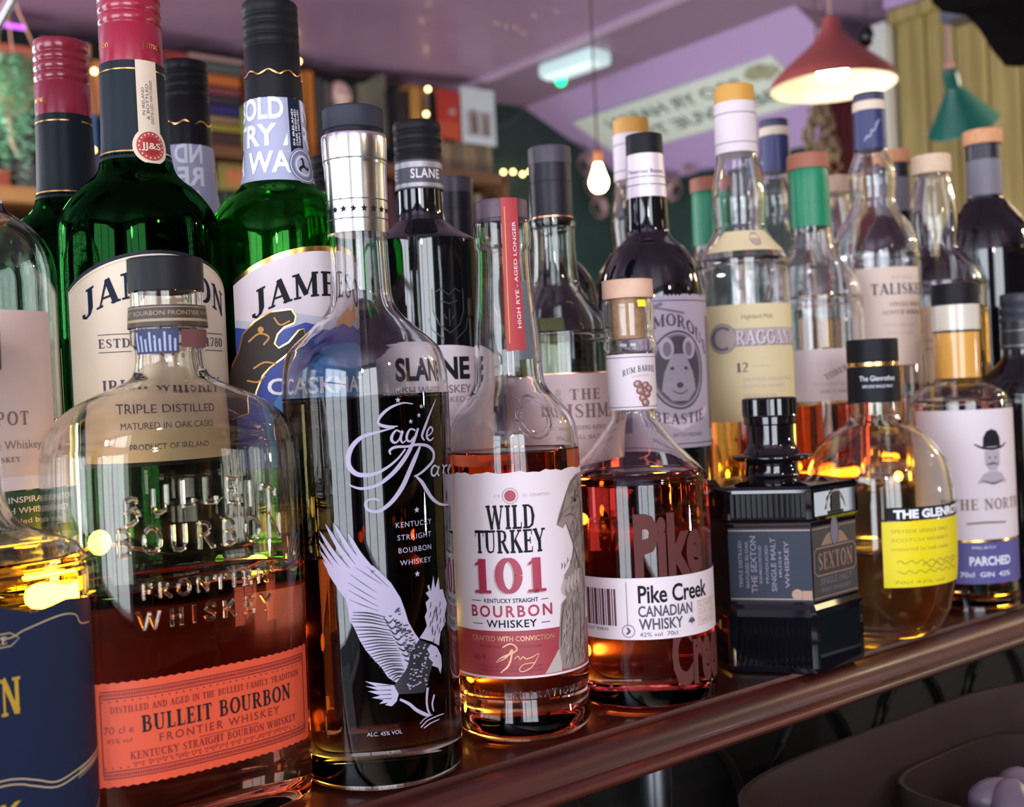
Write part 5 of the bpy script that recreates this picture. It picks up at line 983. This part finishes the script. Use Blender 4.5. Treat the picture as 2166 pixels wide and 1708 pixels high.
r = empty('pendant_lamp', 'teal green pendant lamp hanging tilted before the wooden wall, seen in the mirror', 'lamp', (2.624, -.884, .948))
r.rotation_euler = (0, 0, 0)
o = shade('lamp_shade', [(0, 4, 's'), (-2, 15), (-12, 19), (-42, 20), (-52, 22), (-85, 42), (-120, 66), (-150, 88), (-152, 89, 's')], GS, WI, r)
dv = Vector((-.0, 0, -.86))+Vector((.787, .617, 0))*.36+Vector((.617, -.787, 0))*.40
o.rotation_mode = 'QUATERNION'; o.rotation_quaternion = Vector((0, 0, -1)).rotation_difference(dv.normalized())
bm = bmesh.new(); bmesh.ops.create_uvsphere(bm, u_segments=16, v_segments=10, radius=.011); o = mk('cord_grip', bm, mat('salmon_knob', (.75, .4, .33), .4), r); o.location = (0, 0, .008)
bm = bmesh.new(); tube(bm, [(0, 0, .015), (.004, .004, ZC-.95)], .006); mk('cord', bm, mat('pale_cord'), r)
r = empty('ceiling_box', 'dark grey box on the rod that the green lamp hangs from', 'box', (2.545, -.80, .96))
boxo('cover', -.035, .035, -.035, .035, .07, .12, mat('grey_metal_box', (.10, .12, .16), .3, .5), r); 
bm = bmesh.new(); tube(bm, [(0, 0, .1), (0, 0, ZC-.96)], .01); mk('rod', bm, mat('grey_metal_box'), r)
# bare bulb
r = empty('bare_bulb_pendant', 'bare glowing bulb in a copper holder, seen in the mirror below the street sign', 'lamp', (1.786, -1.284, .68))
bm = lathe(smoothprof([(-34, 0), (-32, 11), (-22, 19), (-8, 21), (10, 15), (28, 9), (36, 8)], 4), 24); mk('bulb', bm, mat('lit_filament_bulb', (1, .9, .7), .3, emit=(1, .78, .38), es=22), r)
turned('bulb_holder', [(32, 0, 's'), (32, 11, 's'), (60, 11), (66, 8), (68, 0, 's')], mat('copper', (.65, .28, .12), .3, 1), r)
bm = bmesh.new(); tube(bm, [(0, 0, .066), (0, 0, ZC-.68)], .0022); mk('cord', bm, mat('brown_cord', (.10, .06, .05), .7), r)
# added fill lights that lift ceiling, slope and far wall; no fixtures there
for i, (x, y, z) in enumerate(((-.9, -1.9, .75), (.45, -2.2, .95), (3.0, -.45, .95), (2.35, -2.0, -.2), (3.1, -2.2, .2))):
    point('added_fill_light', (x, y, z), 13 if i < 3 else 16, (1, .86, .74) if i < 3 else (1, .93, .9), .06)

# fairy lights along bookcase and behind the bottles
FB = mat('fairy_bulb', (1, .8, .4), .4, emit=(1, .70, .22), es=14)
bm0 = bmesh.new(); bmesh.ops.create_icosphere(bm0, subdivisions=2, radius=.0075); mb = bpy.data.meshes.new('fairy_bulb'); bm0.to_mesh(mb); bm0.free(); mb.materials.append(FB)
r = empty('fairy_lights', 'string of tiny warm fairy lights over the bookcase and dark green wall', 'lights', (1.1, -2.75, .9))
pts = [(1.11, -2.706, 1.196), (1.061, -2.66, 1.071), (1.079, -2.66, .951), (1.32, -2.7, .99), (1.62, -2.72, .93), (1.80, -2.74, 1.335), (2.32, -2.74, 1.31), (2.34, -2.74, 1.145), (2.30, -2.73, 1.215), (2.74, -2.93, 1.05), (2.80, -2.93, 1.085), (2.85, -2.93, 1.09), (2.90, -2.93, 1.085), (2.94, -2.93, 1.10), (3.0, -2.93, 1.02), (3.12, -2.93, .98)]
for p in pts: o = bpy.data.objects.new('fairy_bulb', mb); C.objects.link(o); o.parent = r; o.location = (p[0]-1.1, p[1]+2.75, p[2]-.9)
bm = bmesh.new(); tube(bm, [(p[0]-1.1, p[1]+2.742, p[2]-.9) for p in pts], .0016, 5); mk('wire', bm, mat('brown_cord'), r)
r = empty('fairy_lights', 'warm fairy lights lying behind the left-hand bottles on the bar shelf', 'lights', (0, 0, 0))
pts = [(.142, -.100, .02), (.152, -.099, .055), (.138, -.098, .082), (.128, -.096, .108), (.165, -.098, .125), (.248, -.094, .102), (.262, -.012, .104), (.336, -.012, .104), (.334, -.097, .012), (.345, -.094, .06), (.432, -.095, .012), (.437, -.012, .104), (.436, -.094, .10), (.535, -.012, .104), (.532, -.094, .10), (.540, -.095, .012), (.630, -.012, .104), (.632, -.094, .10), (.658, -.093, .06), (.725, -.094, .102), (.725, -.012, .104), (.772, -.095, .014), (.775, -.094, .05), (.818, -.094, .102), (.818, -.012, .104), (.893, -.095, .012), (.91, -.094, .10), (.91, -.012, .104), (1.004, -.012, .104), (1.0, -.094, .10)]
mb2 = mb.copy(); 
for v in mb2.vertices: v.co *= .5
mb2.materials.clear(); mb2.materials.append(mat('shelf_fairy_bulb', (1, .8, .3), .4, emit=(1, .58, .05), es=60))
for i, p in enumerate(pts):
    o = bpy.data.objects.new('fairy_bulb', mb2); C.objects.link(o); o.parent = r; o.location = p
    if i < 6: o.scale = (1.6, 1.6, 1.6)
bm = bmesh.new(); tube(bm, [(x, y+.004, z) for x, y, z in pts], .0011, 5); mk('wire', bm, mat('brown_cord'), r)

# bookcase
BW = wood('bookcase_wood', (.16, .07, .03), (.26, .13, .055), .5, .1); BWO = wood('ochre_shelf_wood', (.40, .20, .06), (.52, .28, .10), .5, .1)
r = empty('bookcase', 'brown bookcase across the far wall, seen in the mirror', 'bookcase', (1.5, -2.9, -1.1))
def bc(name, x0, x1, y0, y1, z0, z1, m): return boxo(name, x0-1.5, x1-1.5, y0+2.9, y1+2.9, z0+1.1, z1+1.1, m, r)
for z in (-.9, -.5, -.15, .26, .70): bc('shelf', .3, 2.66, -2.99, -2.74, z-.02, z+.02, BW)
bc('shelf', 1.30, 2.66, -2.99, -2.74, .99, 1.025, BW); bc('shelf', .3, 1.30, -2.99, -2.74, .80, .845, BWO); bc('shelf', .3, 1.06, -2.99, -2.74, 1.205, 1.25, mat('salmon_shelf_paint', (.45, .12, .07), .6))
for x in (.3, 1.30, 2.66): bc('side_panel', x-.012, x+.012, -2.99, -2.74, -1.1, 1.30 if x < 2 else 1.02, BW)
bc('back_panel', .3, 2.66, -2.998, -2.99, -1.1, 1.30, mat('dark_back_panel', (.03, .02, .02), .7))
PAGE = mat('page_paper', (.62, .55, .42), .8)
def book(x0, x1, z0, z1, col, label=None, group=None, y1=-2.77, dep=.16, flat=False, lean=0):
    bm = bmesh.new(); w_, h_ = x1-x0, z1-z0; t = .003
    nm = 'book'
    if flat:
        box(bm, -w_/2, w_/2, -dep, 0, 0, t); box(bm, -w_/2, w_/2, -dep, 0, h_-t, h_); box(bm, -w_/2, w_/2, -t, 0, 0, h_)
    else:
        box(bm, -w_/2, -w_/2+t, -dep, 0, 0, h_); box(bm, w_/2-t, w_/2, -dep, 0, 0, h_); box(bm, -w_/2, w_/2, -t, 0, 0, h_)
    n0 = len(bm.faces); box(bm, -w_/2+t, w_/2-t, -dep+.003, -t, t, h_-t)
    bm.faces.ensure_lookup_table()
    for f in bm.faces[n0:]: f.material_index = 1
    key = 'cloth_%02d_%02d_%02d' % tuple(int(c*99) for c in col)
    o = mk(nm, bm, None, None, smooth=False, mats=[mat(key, col, .6), PAGE]); o.location = ((x0+x1)/2, y1, z0); o.rotation_euler = (0, lean, 0)
    return tag(o, label or 'book on the lower rows of the bookcase across the room', 'book', group)
st = 'lying flat in the stack at the top of the bookcase'
book(1.44, 1.61, 1.262, 1.300, (.09, .12, .11), 'grey-green book '+st, 'flat book stack', flat=True)
book(1.43, 1.62, 1.300, 1.320, (.45, .32, .28), 'pale rose book topmost of the flat stack on the bookcase', 'flat book stack', flat=True)
book(1.31, 1.425, 1.262, 1.315, (.38, .06, .05), 'red book lying on top of the bookcase left of the flat stack', 'flat book stack', flat=True)
book(1.455, 1.60, 1.222, 1.262, (.55, .16, .03), 'orange book '+st, 'flat book stack', flat=True)
book(1.45, 1.60, 1.192, 1.222, (.22, .06, .07), 'maroon book '+st, 'flat book stack', flat=True)
book(1.44, 1.60, 1.165, 1.192, (.05, .045, .06), 'near-black book '+st, 'flat book stack', flat=True)
book(1.45, 1.595, 1.128, 1.165, (.03, .03, .16), 'navy blue book '+st, 'flat book stack', flat=True)
book(1.44, 1.60, 1.102, 1.128, (.33, .22, .12), 'tan book '+st, 'flat book stack', flat=True)
book(1.45, 1.60, 1.076, 1.102, (.38, .33, .04), 'mustard yellow book '+st, 'flat book stack', flat=True)
book(1.44, 1.60, 1.026, 1.076, (.09, .05, .045), 'thick dark brown book at the bottom of the flat stack', 'flat book stack', flat=True)
book(1.61, 1.635, 1.026, 1.31, (.30, .05, .02), 'tall red-brown book standing right of the flat stack', 'upright books')
book(1.60, 1.612, 1.026, 1.165, (.40, .48, .10), 'thin lime green book leaning beside the flat stack', 'upright books', y1=-2.75)
cols = [(.16, .05, .05), (.08, .09, .09), (.32, .14, .04), (.05, .06, .12), (.30, .25, .18), (.10, .04, .05), (.05, .10, .07), (.20, .16, .14), (.35, .08, .04), (.12, .12, .14)]
x = 1.65; i = 0
while x < 1.82: w_ = rnd.uniform(.018, .03); book(x, x+w_, 1.026, 1.026+rnd.uniform(.12, .17), cols[i % 10], 'short '+['maroon', 'charcoal', 'rust brown', 'dark navy', 'beige', 'dark plum', 'bottle green', 'taupe', 'brick red', 'slate'][i % 10]+' book between the lime book and the tall orange one', 'short upright books'); x += w_+.001; i += 1
book(1.838, 1.872, 1.026, 1.318, (.58, .20, .03), 'tall bright orange book on the top shelf of the bookcase', 'upright books')
book(1.875, 1.90, 1.026, 1.30, (.07, .09, .10), 'tall slate grey book right of the bright orange one', 'upright books'); book(1.902, 1.93, 1.026, 1.29, (.11, .12, .11), 'tall dull green-grey book left of the bald head ornament', 'upright books')
book(2.19, 2.25, 1.026, 1.30, (.015, .012, .018), 'thick black book right of the pale grey panel', 'upright books'); book(2.255, 2.31, 1.026, 1.328, (.42, .22, .06), 'tall ochre book beside the thick black one', 'upright books'); book(2.314, 2.345, 1.026, 1.325, (.20, .15, .13), 'tall taupe book beside the red poster', 'upright books')
x = 2.37; i = 0
while x < 2.60: w_ = rnd.uniform(.022, .032); book(x, x+w_, 1.026, 1.026+rnd.uniform(.105, .13), [(.36, .29, .16), (.42, .32, .22), (.30, .22, .12), (.26, .20, .14)][i % 4], 'low '+['khaki', 'sand', 'mid brown', 'dull brown'][i % 4]+' book in the row beneath the two posters', 'tan books'); x += w_+.001; i += 1
CN = ['maroon', 'charcoal', 'rust brown', 'dark navy', 'beige', 'dark plum', 'bottle green', 'taupe', 'brick red', 'slate']
for zz in (.722,):
    x = 1.33
    while x < 2.6:
        w_ = rnd.uniform(.02, .045); ci = rnd.randrange(10); book(x, x+w_, zz, zz+rnd.uniform(.17, .24), cols[ci], CN[ci]+' book in the row on the shelf below the flat stack', CN[ci]+' books on the second shelf'); x += w_+(.002 if rnd.random() < .9 else .05)
# left-hand bookcase bay
o = boxo('box', .98, 1.12, -2.95, -2.76, 1.252, 1.292, mat('peach_card', (.66, .33, .22), .7), bev=.003); tag(o, 'flat peach coloured box on top of the left bay of the bookcase', 'box')
o = boxo('box', .55, .95, -2.95, -2.76, 1.10, 1.203, mat('cream_card', (.62, .58, .38), .7), bev=.003); tag(o, 'long cream box behind the hanging plant in the bookcase', 'box')
book(1.115, 1.145, 1.08, 1.24, (.50, .20, .08), 'orange-brown book beside the fairy light near the peach box', 'upright books', y1=-2.74); book(1.10, 1.12, .98, 1.075, (.05, .16, .38), 'small bright blue book below the orange-brown one', 'upright books', y1=-2.735); book(1.155, 1.18, .85, 1.24, (.12, .10, .20), 'tall dusky blue book at the end of the left bay', 'upright books')
for i in range(8): book(.40+.07*i, .46+.07*i, .849, .849+.05+.02*(i % 3), cols[(i*3) % 10], 'low '+['maroon', 'navy', 'green', 'slate', 'rust', 'plum', 'red', 'charcoal'][i]+' book on the ochre shelf of the left bay', 'low books on the ochre shelf')
o = boxo('picture', 1.50, 1.62, -2.755, -2.745, .885, .97, mat('olive_frame', (.30, .26, .06), .5), bev=.002); tag(o, 'small olive frame with an orange picture under the flat book stack', 'picture')
boxo('picture_print', 1.525, 1.60, -2.7455, -2.744, .90, .955, mat('orange_print', (.60, .22, .08), .6), o)
# ornament head, posters, panel
r = empty('doll_head', 'pale bald head ornament on a dark stand on the top shelf of the bookcase', 'ornament', (1.985, -2.80, 1.256))
bm = bmesh.new(); bmesh.ops.create_uvsphere(bm, u_segments=28, v_segments=20, radius=.044)
for v in bm.verts:
    c_ = v.co; c_.z *= 1.2; 
    if c_.z < 0: c_.x *= 1-.25*(-c_.z/.05); c_.y *= 1-.1*(-c_.z/.05)
    if c_.y > 0: c_.y *= .92; c_.y += .009*math.exp(-((c_.x/.007)**2+((c_.z+.006)/.009)**2)); c_.y -= .006*(math.exp(-(((c_.x-.016)/.008)**2+((c_.z-.006)/.007)**2))+math.exp(-(((c_.x+.016)/.008)**2+((c_.z-.006)/.007)**2))); c_.y += .004*math.exp(-((c_.x/.012)**2+((c_.z+.026)/.004)**2))
mk('head', bm, mat('doll_skin', (.85, .60, .52), .45), r)
for s_ in (-1, 1):
    bm = bmesh.new(); bmesh.ops.create_uvsphere(bm, u_segments=12, v_segments=8, radius=.011)
    for v in bm.verts: v.co.x *= .4; v.co.z *= 1.3
    o = mk('ear', bm, mat('doll_skin'), r); o.location = (s_*.043, 0, -.004)
    bm = bmesh.new(); bmesh.ops.create_uvsphere(bm, u_segments=10, v_segments=8, radius=.0045); o = mk('eye', bm, INK2, r); o.location = (s_*.016, .034, .007)
turned('stand', [(-215, 0, 's'), (-215, 40, 's'), (-205, 42), (-195, 14), (-60, 12), (-48, 18), (-46, 0, 's')], mat('dark_stand', (.02, .016, .014), .5), r)
o = boxo('hood_box', 1.93, 2.06, -2.98, -2.86, 1.026, 1.335, mat('dark_hood', (.014, .011, .010), .7), bev=.01); tag(o, 'dark box behind the bald head ornament', 'box')
bm = bmesh.new(); V = [(2.07, 1.18), (2.19, 1.10), (2.19, 1.368), (2.15, 1.355), (2.11, 1.325), (2.07, 1.315)]
a = [bm.verts.new((x_, -2.82, z_)) for x_, z_ in V]; b_ = [bm.verts.new((x_, -2.86, z_)) for x_, z_ in V]; bm.faces.new(a); bm.faces.new(b_[::-1])
for i in range(6): bm.faces.new((a[i], b_[i], b_[(i+1) % 6], a[(i+1) % 6]))
tag(mk('felt_panel', bm, mat('grey_green_felt', (.20, .21, .15), .9, noise=(.27, .28, .21), scale=20), smooth=False), 'pale grey-green felt panel with a slanted top right of the head ornament', 'panel')
o = boxo('poster', 2.352, 2.452, -2.735, -2.730, 1.135, 1.315, mat('red_poster', (.52, .035, .02), .5)); tag(o, 'red poster with an orange foot and pale blot left of the white one', 'poster')
boxo('poster_print', 2.356, 2.448, -2.7301, -2.7292, 1.138, 1.20, mat('orange_print2', (.62, .09, .03), .5), o)
fl = Flat((2.402, -2.7285, 1.235), (-1, 0, 0), (0, 0, 1), (0, 1, 0)); wrap('poster_mark', fl, [(circ2d(-12, 0, 18, 13, 20), mat('pale_red_blot', (.60, .30, .25), .6), .3), (circ2d(-22, 8, 9, 8, 16), mat('pale_red_blot'), .4)], o)
o = boxo('poster', 2.46, 2.615, -2.735, -2.730, 1.13, 1.338, mat('white_poster', (.74, .86, .90), .5)); tag(o, 'white poster with two small brown figures on the bookcase edge', 'poster')
fl = Flat((2.538, -2.7285, 1.20), (-1, 0, 0), (0, 0, 1), (0, 1, 0))
PB = mat('sepia_print', (.20, .10, .09), .6); PG = mat('grey_photo_print', (.46, .48, .48), .6)
wrap('poster_mark', fl, [(rect2d(-58, 58, -42, 52), PG, .2), (poly2d([(-42, -36), (-20, -36), (-22, 28), (-38, 28)]), PB, .4), (circ2d(-30, 36, 9, n=14), PB, .4), (poly2d([(8, -30), (34, -36), (38, 34), (14, 40)]), PB, .4), (circ2d(26, 48, 9, n=14), PB, .4)], o)
# dried flowers on the green wall
RO = mat('dusty_pink_petal', (.55, .36, .36), .7)
bm = bmesh.new()
for ring, (n, rr, tl) in enumerate(((5, .008, 1.2), (7, .016, .8), (9, .025, .35))):
    for k in range(n):
        a = 2*PI*k/n+ring*.4; c_ = Vector((math.cos(a)*rr, .004*(3-ring), math.sin(a)*rr)); t_ = Vector((-math.sin(a), 0, math.cos(a)))
        o_ = Vector((math.cos(a), .3+tl, math.sin(a))).normalized(); vs = [c_-t_*.010, c_+t_*.010, c_+t_*.008+o_*.014, c_+o_*.019, c_-t_*.008+o_*.014]
        bm.faces.new([bm.verts.new(v) for v in vs])
rm = None
for i, (x, y, z, ry) in enumerate([(3.261, -2.95, 1.158, 0), (3.296, -2.95, 1.069, 0), (3.324, -2.95, .979, 0), (3.575, -2.92, 1.077, 1), (3.575, -2.76, 1.133, 1), (3.575, -2.62, 1.139, 1), (3.575, -2.72, 1.035, 1), (3.575, -2.55, .971, 1)]):
    if rm is None: o = mk('paper_rose', bm, RO, recalc=False); rm = o.data
    else: o = bpy.data.objects.new('paper_rose', rm); C.objects.link(o)
    o.location = (x, y, z); o.rotation_euler = (0, 0, PI/2 if ry else 0); o.scale = (1.3, 1.3, 1.3)
    tag(o, ['pink paper rose on the green wall level with the bulb holder, left of it', 'pink paper rose left of the bare bulb, on the green wall', 'pink paper rose below and left of the bare bulb', 'pink paper rose just right of the bare bulb', 'pink paper rose above the near-black bottle neck, middle of the wall', 'pink paper rose nearest the pale yellow labelled bottle, upper', 'pink paper rose in the middle of the green wall, lower', 'pink paper rose lowest and farthest right on the green wall'][i], 'flower', 'pink roses on the green wall')
# dried hops bunch and dark red curtain
r = empty('dried_hops', 'bunch of tan dried hops hanging below the red lamp, seen in the mirror', 'dried plant', (2.448, -1.147, .93))
bm = bmesh.new(); HOP = mat('dried_hop', (.30, .22, .12), .8, noise=(.42, .33, .2), scale=60)
for i in range(190):
    a = rnd.uniform(0, 2*PI); z = -rnd.random()*.30; rr = (.018+.045*min(1, -z*7))*math.sqrt(rnd.random())
    cx, cy_ = rr*math.cos(a), rr*math.sin(a)*.8; s_ = rnd.uniform(.006, .010)
    m_ = bmesh.ops.create_icosphere(bm, subdivisions=1, radius=s_)
    for v in m_['verts']: v.co = Vector((v.co.x*.8+cx, v.co.y*.8+cy_, v.co.z*1.6+z))
o = mk('hop_cones', bm, HOP, r, ang=80); o['kind'] = 'stuff'
bm = bmesh.new(); tube(bm, [(0, 0, -.28), (.004, 0, -.1), (0, 0, 0), (0, 0, ZC-.93)], .003, 5); mk('stem', bm, mat('dry_stem', (.2, .14, .07), .8), r)
bm = bmesh.new(); n = 40; va = [[bm.verts.new((2.60+.20*i/n, -1.24+.012*math.sin(i*1.25)+.03*i/n, z)) for i in range(n+1)] for z in (-.6, .2, 1.02)]
for a, b_ in zip(va, va[1:]):
    for i in range(n): bm.faces.new((a[i], a[i+1], b_[i+1], b_[i]))
o = mk('curtain', bm, mat('dark_red_velvet', (.10, .012, .02), .8), recalc=False); sm = o.modifiers.new('s', 'SOLIDIFY'); sm.thickness = .004
tag(o, 'narrow dark red curtain beside the dried hops, seen in the mirror', 'curtain')
bm = bmesh.new(); bmesh.ops.create_uvsphere(bm, u_segments=24, v_segments=16, radius=.016)
for v in bm.verts: v.co.z *= 1.5
o = mk('ceiling_ornament', bm, mat('black_gloss', (.01, .012, .012), .15)); o.location = (2.113, -.776, .918)
bm = bmesh.new(); tube(bm, [(0, 0, .02), (0, 0, ZC-.918)], .001, 5); mk('thread', bm, INK2, o); tag(o, 'small black bauble hanging right of the red lamp', 'ornament')
# hanging plant
r = empty('hanging_plant', 'trailing pale green plant in a hanging pot, top left, seen in the mirror', 'plant', (.735, -2.2, 1.0))
turned('pot', [(-70, 0, 's'), (-70, 48, 's'), (-30, 66), (20, 76), (32, 78, 's'), (32, 72, 's'), (18, 70), (16, 0, 's')], mat('pale_pot', (.55, .50, .28), .6), r)
FOL = mat('pale_green_leaf', (.28, .66, .42), .55, noise=(.45, .80, .58), scale=25)
bm = bmesh.new()
for i in range(120):
    a = rnd.uniform(0, 2*PI); r0_ = rnd.uniform(.06, .095); L_ = rnd.uniform(.10, .30); dx, dy = math.cos(a), math.sin(a)
    m_ = int(L_/.011)
    for j in range(m_):
        t = j/m_; c_ = Vector((dx*(r0_+.018*math.sin(t*3)), dy*(r0_+.018*math.sin(t*3)), .035-L_*t+.02*math.sin(t*PI)))
        b2 = rnd.uniform(0, 2*PI); d = Vector((math.cos(b2), math.sin(b2), rnd.uniform(-.9, .2))).normalized(); s_ = rnd.uniform(.013, .021); n_2 = d.cross(Vector((0, 0, 1))).normalized()*s_*.42
        bm.faces.new([bm.verts.new(c_), bm.verts.new(c_+d*s_*.5+n_2), bm.verts.new(c_+d*s_), bm.verts.new(c_+d*s_*.5-n_2)])
o = mk('foliage', bm, FOL, r, recalc=False); o['kind'] = 'stuff'
ROPE = mat('peach_rope', (.60, .32, .24), .8)
for k in range(4):
    a = k*PI/2+.5; bm = bmesh.new(); tube(bm, [(.0, 0, .27), (.035*math.cos(a), .035*math.sin(a), .15), (.079*math.cos(a), .079*math.sin(a), .03), (.05*math.cos(a), .05*math.sin(a), -.07), (0, 0, -.10)], .0024, 6); mk('rope', bm, ROPE, r)
bm = bmesh.new(); tube(bm, [(0, 0, .27), (0, 0, ZC-1.0)], .003, 6); mk('rope', bm, ROPE, r)
bm = bmesh.new(); tube(bm, [(0, 0, -.10), (.006, 0, -.16), (.016, 0, -.19)], [.006, .008, .002], 6); mk('tassel', bm, mat('pale_tassel', (.5, .4, .26), .8), r)
# chrome bar and purple strip top left
bm = bmesh.new(); tube(bm, [(.600, -1.96, .93), (.688, -1.89, 1.11), (.76, -1.83, 1.26), (.82, -1.78, ZC)], .011, 16); o = mk('chrome_rail', bm, mat('chrome', (.8, .8, .8), .12, 1)); tag(o, 'slanting chrome rail at the top left corner, seen in the mirror', 'rail')
o = boxo('light_strip', .45, .93, -2.738, -2.728, 1.296, 1.306, mat('purple_led', (.4, .05, .8), .4, emit=(.55, .12, 1), es=2.2)); tag(o, 'glowing purple light strip above the hanging plant', 'light')
# cable draped across the green wall top
bm = bmesh.new(); tube(bm, [(2.66, -2.96, 1.30), (2.72, -2.97, 1.275), (2.80, -2.97, 1.272), (2.88, -2.97, 1.30), (2.93, -2.97, 1.345), (2.96, -2.97, ZC)], .004, 6); tag(mk('cable', bm, mat('grey_cable', (.12, .09, .12), .6)), 'thin grey cable looped below the ceiling beside the white poster', 'cable')
